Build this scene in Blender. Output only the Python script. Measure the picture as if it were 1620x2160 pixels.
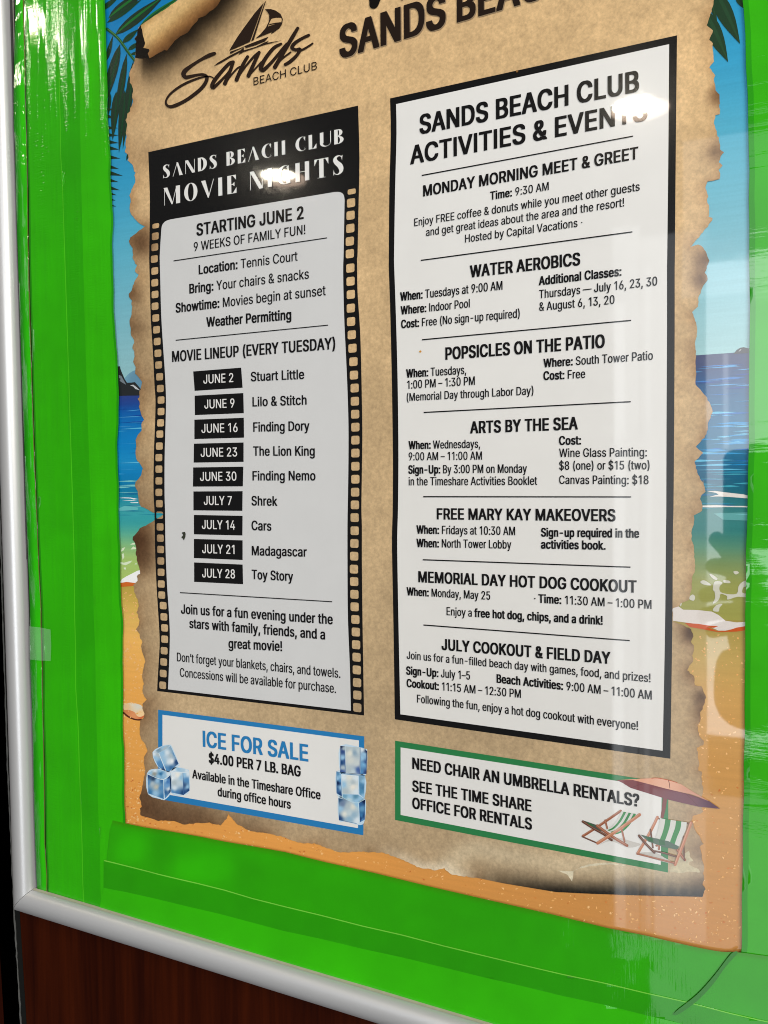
import bpy, bmesh, math, random, json
import numpy as np
from mathutils import Vector, Matrix
from mathutils.geometry import tessellate_polygon, delaunay_2d_cdt

random.seed(7)
for o in list(bpy.data.objects):
    bpy.data.objects.remove(o)
SC = bpy.context.scene
COL = SC.collection

# ------------------------------------------------------------------ camera
DIST = 0.60                      # metres from lens to the poster plane (y = 0)
CAM = Vector((0.0, -DIST, 1.50))
YAW, PITCH, ROLL, FOC = -0.41900298, -0.03216617, -0.00979365, 1800.0
_cy, _sy, _cp, _sp = math.cos(YAW), math.sin(YAW), math.cos(PITCH), math.sin(PITCH)
_f = Vector((_sy * _cp, _cy * _cp, _sp))
_r = Vector((_cy, -_sy, 0.0))
_u = _r.cross(_f)
_r2 = _r * math.cos(ROLL) + _u * math.sin(ROLL)
_u2 = _u * math.cos(ROLL) - _r * math.sin(ROLL)
cam_data = bpy.data.cameras.new('camera')
cam_data.sensor_fit = 'HORIZONTAL'
cam_data.sensor_width = 36.0
cam_data.lens = 36.0 * FOC / 1620.0
cam_data.clip_start, cam_data.clip_end = 0.01, 100.0
cam = bpy.data.objects.new('camera', cam_data)
COL.objects.link(cam)
m3 = Matrix((_r2, _u2, -_f)).transposed()
cam.matrix_world = Matrix.Translation(CAM) @ m3.to_4x4()
SC.camera = cam


def P(px, py, h=0.0):
    """Point of the poster plane (raised h metres towards the viewer) seen at a place of the photograph."""
    v = _f * FOC + _r2 * (px - 810.0) - _u2 * (py - 1080.0)
    t = (DIST - h) / v.y
    return CAM + v * t


# ------------------------------------------------------------------ light
SC.view_settings.view_transform = 'Standard'
SC.view_settings.look = 'None'
SC.view_settings.exposure = 0.0
SC.view_settings.gamma = 1.0
SC.view_settings.use_curve_mapping = False
world = bpy.data.worlds.new('World')
SC.world = world
world.use_nodes = True
wb = world.node_tree.nodes['Background']
wb.inputs[0].default_value = (1.0, 0.96, 0.9, 1)
wb.inputs[1].default_value = 0.07
SC.cycles.max_bounces = 6
SC.cycles.use_denoising = True
SC.cycles.filter_width = 1.05


def mirror_point(px, py, dist=None, z=None):
    """Where a lamp stands so that its mirror image in the glossy poster falls at a place of the photograph."""
    p = P(px, py)
    d = (p - CAM).normalized()
    d.y = -d.y
    t = dist if z is None else (z - p.z) / d.z
    return p + d * t


def area(name, loc, size, radiance, color, target=None, rot=None, size_y=None, shape=None, spread=180):
    l = bpy.data.lights.new(name, 'AREA')
    l.shape = shape or ('RECTANGLE' if size_y else 'DISK')
    l.size = size
    if size_y:
        l.size_y = size_y
    a = size * size_y if l.shape == 'RECTANGLE' else math.pi * size * (size_y or size) / 4
    l.energy = radiance * math.pi * a
    l.color = color
    l.spread = math.radians(spread)
    o = bpy.data.objects.new(name, l)
    COL.objects.link(o)
    o.location = loc
    if target is not None:
        o.rotation_euler = (Vector(target) - Vector(loc)).to_track_quat('-Z', 'Y').to_euler()
    if rot is not None:
        o.rotation_euler = rot
    return o


CEIL = 2.75
# round ceiling downlights: a wide shallow reflector and, a little lower, the bright bulb face
for (px, py, s, k) in ((1350, 233, 0.190, 1.0), (600, 379, 0.185, 0.72), (62, 50, 0.185, 0.85)):
    p = mirror_point(px, py, z=CEIL)
    area('downlight_reflector', p, s, 11.0 * k, (1.0, 0.72, 0.55), rot=(0, 0, 0))
    q = mirror_point(px - 0.10 * 118, py - 9, z=CEIL - 0.02)
    area('downlight_bulb', q, s * 0.74, 85.0 * k, (1.0, 0.93, 0.74), rot=(0, 0, 0))


def wall_light(name, x0, y0, x1, y1, depth, radiance, color, spread=180):
    """Bright upright rectangle (glazed door, window) behind the photographer, facing the poster."""
    def at(px, py):
        p = P(px, py)
        d = p - CAM
        t = (depth) / d.y
        return Vector((p.x + d.x * t, -depth, p.z + d.z * t))
    a, b = at(x0, y0), at(x1, y1)
    c = (a + b) / 2
    return area(name, c, abs(b.x - a.x), radiance, color, rot=(math.radians(90), 0, 0), size_y=abs(b.z - a.z), spread=spread)


# glazed entrance behind the photographer (seen as the pale reflection on the poster's edge)
DAY = (0.93, 0.97, 1.0)
wall_light('window_upper', 1492, 556, 2300, 905, 3.0, 5.8, DAY)
wall_light('window_lower', 1491, 905, 2300, 1632, 3.0, 6.0, DAY)
wall_light('window_side', 1292, 480, 1348, 2010, 3.1, 1.5, DAY)
wall_light('door_post', 1296, 640, 1318, 1960, 3.0, 1.3, DAY)
wall_light('door_edge', 1362, 560, 1372, 1960, 3.0, 0.9, DAY)
wall_light('window_frame', 1350, 500, 1490, 1990, 3.12, 1.25, DAY)
wall_light('window_top', 1440, 300, 2300, 552, 3.05, 1.5, DAY)
wall_light('mullion', 1527, 745, 1537, 945, 2.95, 3.0, DAY)
wall_light('lobby_floor', 1380, 1660, 2300, 2400, 3.05, 1.5, DAY)
# added soft key light from the upper right, kept outside the mirrored view
area('key_light', (2.3, -1.9, 2.85), 1.7, 12.6, (1.0, 0.95, 0.875), target=(-0.3, 0, 1.45), size_y=1.5)

# ------------------------------------------------------------------ colours and materials
KI = 1.0


def lin(c):
    c = c / 255.0
    return c / 12.92 if c <= 0.04045 else ((c + 0.055) / 1.055) ** 2.4


def ink(rgb, k=None):
    """Printed colour of the paper for a tone read off the photograph under its light."""
    k = KI if k is None else k
    return tuple(min(0.88, lin(v) * k) for v in rgb) + (1.0,)


def mix(a, b, t):
    t = max(0.0, min(1.0, t))
    return tuple(x + (y - x) * t for x, y in zip(a, b))


def N(nt, t, **kw):
    n = nt.nodes.new(t)
    for k, v in kw.items():
        setattr(n, k, v)
    return n


def coated(name, color=None, attr=None, grain=None, rough=0.17, coat=1.0, smudge=True, spec=0.14, coat_rough=0.026, wave=0.012):
    """Printed paper under a clear glossy film."""
    m = bpy.data.materials.new(name)
    m.use_nodes = True
    nt = m.node_tree
    b = nt.nodes['Principled BSDF']
    b.inputs['Roughness'].default_value = rough
    b.inputs['Specular IOR Level'].default_value = spec
    b.inputs['Coat Weight'].default_value = coat
    b.inputs['Coat IOR'].default_value = 1.5
    tc = N(nt, 'ShaderNodeTexCoord')
    if attr:
        at = N(nt, 'ShaderNodeAttribute', attribute_name=attr)
        src = at.outputs['Color']
    else:
        rgb = N(nt, 'ShaderNodeRGB')
        rgb.outputs[0].default_value = color
        src = rgb.outputs[0]
    if grain:
        for (scale, detail, rgh, lo, hi, stretch) in grain:
            mp = N(nt, 'ShaderNodeMapping')
            mp.inputs['Scale'].default_value = stretch
            nt.links.new(tc.outputs['Object'], mp.inputs['Vector'])
            no = N(nt, 'ShaderNodeTexNoise')
            no.inputs['Scale'].default_value = scale
            no.inputs['Detail'].default_value = detail
            no.inputs['Roughness'].default_value = rgh
            nt.links.new(mp.outputs[0], no.inputs['Vector'])
            mr = N(nt, 'ShaderNodeMapRange')
            mr.inputs['From Min'].default_value = 0.28
            mr.inputs['From Max'].default_value = 0.72
            mr.inputs['To Min'].default_value = lo
            mr.inputs['To Max'].default_value = hi
            nt.links.new(no.outputs['Fac'], mr.inputs['Value'])
            mu = N(nt, 'ShaderNodeVectorMath', operation='SCALE')
            nt.links.new(src, mu.inputs[0])
            nt.links.new(mr.outputs[0], mu.inputs['Scale'])
            src = mu.outputs[0]
    nt.links.new(src, b.inputs['Base Color'])
    # fingerprints and wiping marks: the film is not equally polished everywhere
    if smudge:
        n1 = N(nt, 'ShaderNodeTexNoise')
        n1.inputs['Scale'].default_value = 22
        n1.inputs['Detail'].default_value = 7
        n1.inputs['Roughness'].default_value = 0.62
        nt.links.new(tc.outputs['Object'], n1.inputs['Vector'])
        r1 = N(nt, 'ShaderNodeMapRange')
        r1.inputs['From Min'].default_value = 0.56
        r1.inputs['From Max'].default_value = 0.86
        r1.inputs['To Min'].default_value = coat_rough
        r1.inputs['To Max'].default_value = 0.16
        nt.links.new(n1.outputs['Fac'], r1.inputs['Value'])
        nt.links.new(r1.outputs[0], b.inputs['Coat Roughness'])
    else:
        b.inputs['Coat Roughness'].default_value = coat_rough
    n2 = N(nt, 'ShaderNodeTexNoise')
    n2.inputs['Scale'].default_value = 9
    n2.inputs['Detail'].default_value = 0
    nt.links.new(tc.outputs['Object'], n2.inputs['Vector'])
    bp = N(nt, 'ShaderNodeBump')
    bp.inputs['Strength'].default_value = 1.0
    bp.inputs['Distance'].default_value = wave * 0.01
    nt.links.new(n2.outputs['Fac'], bp.inputs['Height'])
    nt.links.new(bp.outputs[0], b.inputs['Coat Normal'])
    return m


PAPER_GRAIN = [(380, 5, 0.75, 0.79, 1.21, (1, 1, 1)), (150, 3, 0.65, 0.88, 1.12, (1, 1, 0.8)), (22, 2, 0.5, 0.93, 1.07, (1, 1, 1))]
M_INK = coated('printed_colour', attr='ink', grain=[(1500, 2, 0.5, 0.97, 1.03, (1, 1, 1))])
M_PARCH = coated('printed_parchment', attr='ink', grain=PAPER_GRAIN)
M_SKY = coated('printed_scenery', attr='ink', grain=[(700, 2, 0.5, 0.97, 1.03, (1, 1, 1)), (60, 3, 0.6, 0.95, 1.05, (0.25, 1, 6))])
M_BLACK = coated('printed_black', color=(0.006, 0.006, 0.0065, 1))
M_BROWN = coated('printed_dark_brown', color=(0.016, 0.009, 0.006, 1))
M_WHITE = coated('printed_white', color=(0.74, 0.73, 0.71, 1), grain=[(40, 2, 0.5, 0.985, 1.015, (1, 1, 1))])
M_GREY = coated('printed_light_grey', color=(0.60, 0.60, 0.60, 1), grain=[(40, 2, 0.5, 0.985, 1.015, (1, 1, 1))])
M_BLUE = coated('printed_blue', color=(0.02, 0.19, 0.45, 1))
M_GREEN = coated('printed_green', color=(0.025, 0.20, 0.065, 1))

# ------------------------------------------------------------------ object helpers


def link_mesh(name, me, mat, parent=None):
    o = bpy.data.objects.new(name, me)
    COL.objects.link(o)
    if mat:
        me.materials.append(mat)
    if parent:
        o.parent = parent
    return o


def empty(name, loc=(0, 0, 0)):
    o = bpy.data.objects.new(name, None)
    COL.objects.link(o)
    o.location = loc
    o.empty_display_size = 0.05
    return o


def tag(o, label, cat, group=None, kind=None):
    o['label'] = label
    o['category'] = cat
    if group:
        o['group'] = group
    if kind:
        o['kind'] = kind
    return o


def Z(ox, oy, s):
    """Enlarged view of the photograph -> photograph pixels."""
    def f(pts):
        return [(ox + p[0] / s, oy + p[1] / s) + tuple(p[2:]) for p in pts]
    f.s = s
    return f


# the eight quarter views, two-fold enlarged
S2 = 1620 / 820
VA, VB, VC, VD = Z(0, 0, S2), Z(800, 0, S2), Z(0, 540, S2), Z(800, 540, S2)
VE, VF, VG, VH = Z(0, 1080, S2), Z(800, 1080, S2), Z(0, 1600, S2), Z(800, 1600, S2)


def smooth(pts, n=5, closed=False):
    """Catmull-Rom through the points (any dimension)."""
    p = [np.array(q, float) for q in pts]
    out = []
    k = len(p)
    rng = range(k if closed else k - 1)
    for i in rng:
        a = p[(i - 1) % k] if closed or i > 0 else p[i]
        b, c = p[i], p[(i + 1) % k]
        d = p[(i + 2) % k] if closed or i + 2 < k else c
        for j in range(n):
            t = j / n
            out.append(0.5 * ((2 * b) + (-a + c) * t + (2 * a - 5 * b + 4 * c - d) * t * t + (-a + 3 * b - 3 * c + d) * t ** 3))
    if not closed:
        out.append(p[-1])
    return [tuple(q) for q in out]


def ragged(pts, amp, step=5.0, closed=True, seed=1):
    """Torn edge: subdivide and jitter."""
    rnd = random.Random(seed)
    out = []
    n = len(pts)
    for i in range(n if closed else n - 1):
        a, b = pts[i], pts[(i + 1) % n]
        L = math.hypot(b[0] - a[0], b[1] - a[1])
        k = max(1, int(L / step))
        for j in range(k):
            t = j / k
            s = amp * (0.4 if j == 0 else 1.0)
            out.append((a[0] + (b[0] - a[0]) * t + rnd.uniform(-s, s), a[1] + (b[1] - a[1]) * t + rnd.uniform(-s, s)))
    if not closed:
        out.append(pts[-1][:2])
    return out


class Sheet:
    """Flat printed areas on the poster, collected into one mesh; every area may have its own ink."""

    def __init__(self, h):
        self.h, self.v, self.f, self.c, self.k = h, [], [], [], 0

    def tri(self, px, tris, cols):
        b = len(self.v)
        hh = self.h + (self.k % 40) * 5e-6
        self.k += 1
        self.v += [P(x, y, hh) for x, y in px]
        self.c += cols
        self.f += [tuple(b + i for i in t) for t in tris]

    def poly(self, px, rgb=(0, 0, 0), k=None):
        px = [p[:2] for p in px]
        tris = tessellate_polygon([[Vector((x, y, 0)) for x, y in px]])
        self.tri(px, tris, [ink(rgb, k)] * len(px))
        return self

    def grad(self, px, fn, step=8.0, holes=(), jitter=0.0):
        """Filled outline with inner points; fn(xy array) -> rgb array (photograph tones)."""
        px = [p[:2] for p in px]
        pts = [Vector(p) for p in px]
        edges = [(i, (i + 1) % len(px)) for i in range(len(px))]
        for hl in holes:
            b = len(pts)
            pts += [Vector(p[:2]) for p in hl]
            edges += [(b + i, b + (i + 1) % len(hl)) for i in range(len(hl))]
        xs = [p[0] for p in px]
        ys = [p[1] for p in px]
        outer = np.array(px)
        gx, gy = np.meshgrid(np.arange(min(xs) + step / 2, max(xs), step), np.arange(min(ys) + step / 2, max(ys), step))
        g = np.stack([gx.ravel(), gy.ravel()], 1)
        g = g[inside(g, outer)]
        pts += [Vector((float(a), float(b))) for a, b in g]
        vs, _e, fs, _a, _b, _c = delaunay_2d_cdt(pts, edges, [], 0, 1e-5)
        va = np.array([(v[0], v[1]) for v in vs])
        fa = np.array([f for f in fs if len(f) == 3])
        cen = va[fa].mean(axis=1)
        ok = inside(cen, outer)
        for hl in holes:
            ok &= ~inside(cen, np.array([p[:2] for p in hl]))
        fa = fa[ok]
        used = np.unique(fa)
        remap = -np.ones(len(va), int)
        remap[used] = np.arange(len(used))
        va = va[used]
        rgb = fn(va)
        cols = [ink(c) for c in rgb]
        self.tri([(float(a), float(b)) for a, b in va], [tuple(int(i) for i in remap[t]) for t in fa], cols)
        return self

    def build(self, name, mat, parent=None):
        me = bpy.data.meshes.new(name)
        me.from_pydata([tuple(v) for v in self.v], [], self.f)
        at = me.color_attributes.new('ink', 'FLOAT_COLOR', 'POINT')
        at.data.foreach_set('color', [x for c in self.c for x in c])
        # every face looks towards the viewer
        for p in me.polygons:
            if p.normal.y > 0:
                p.flip()
        me.update()
        return link_mesh(name, me, mat, parent)


def inside(pts, poly):
    x, y = pts[:, 0], pts[:, 1]
    r = np.zeros(len(pts), bool)
    n = len(poly)
    j = n - 1
    for i in range(n):
        xi, yi = poly[i]
        xj, yj = poly[j]
        if yi != yj:
            c = ((yi > y) != (yj > y)) & (x < (xj - xi) * (y - yi) / (yj - yi) + xi)
            r ^= c
        j = i
    return r


def idw(ctrl, power=2.6):
    """Soft blend between tones given at a few places."""
    cp = np.array([c[:2] for c in ctrl], float)
    cc = np.array([c[2] for c in ctrl], float)

    def fn(p):
        d = np.sqrt(((p[:, None, :] - cp[None]) ** 2).sum(2)) + 0.5
        w = d ** -power
        return (w @ cc) / w.sum(1, keepdims=True)
    return fn


def flat(rgb):
    return lambda p: np.tile(np.array(rgb, float), (len(p), 1))


def ribbon(pts, n=5):
    """Outline of a brush stroke: points are (x, y, width)."""
    q = smooth(pts, n)
    L, R = [], []
    for i, (x, y, w) in enumerate(q):
        a, b = q[max(0, i - 1)], q[min(len(q) - 1, i + 1)]
        dx, dy = b[0] - a[0], b[1] - a[1]
        l = math.hypot(dx, dy) or 1
        nx, ny = -dy / l, dx / l
        L.append((x + nx * w / 2, y + ny * w / 2))
        R.append((x - nx * w / 2, y - ny * w / 2))
    return L, R


def add_stroke(sh, pts, rgb, conv=None, n=5, caps=True):
    L, R = ribbon(pts, n)
    if conv:
        L, R = conv(L), conv(R)
    k = len(L)
    px = L + R
    tris = []
    for i in range(k - 1):
        tris += [(i, i + 1, k + i), (i + 1, k + i + 1, k + i)]
    sh.tri(px, tris, [ink(rgb)] * len(px))
    if caps:
        for (x, y, w) in (pts[0], pts[-1]):
            c = [(x + w / 2 * math.cos(a), y + w / 2 * math.sin(a)) for a in np.linspace(0, 2 * math.pi, 13)[:-1]]
            sh.poly(conv(c) if conv else c, rgb)


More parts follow.
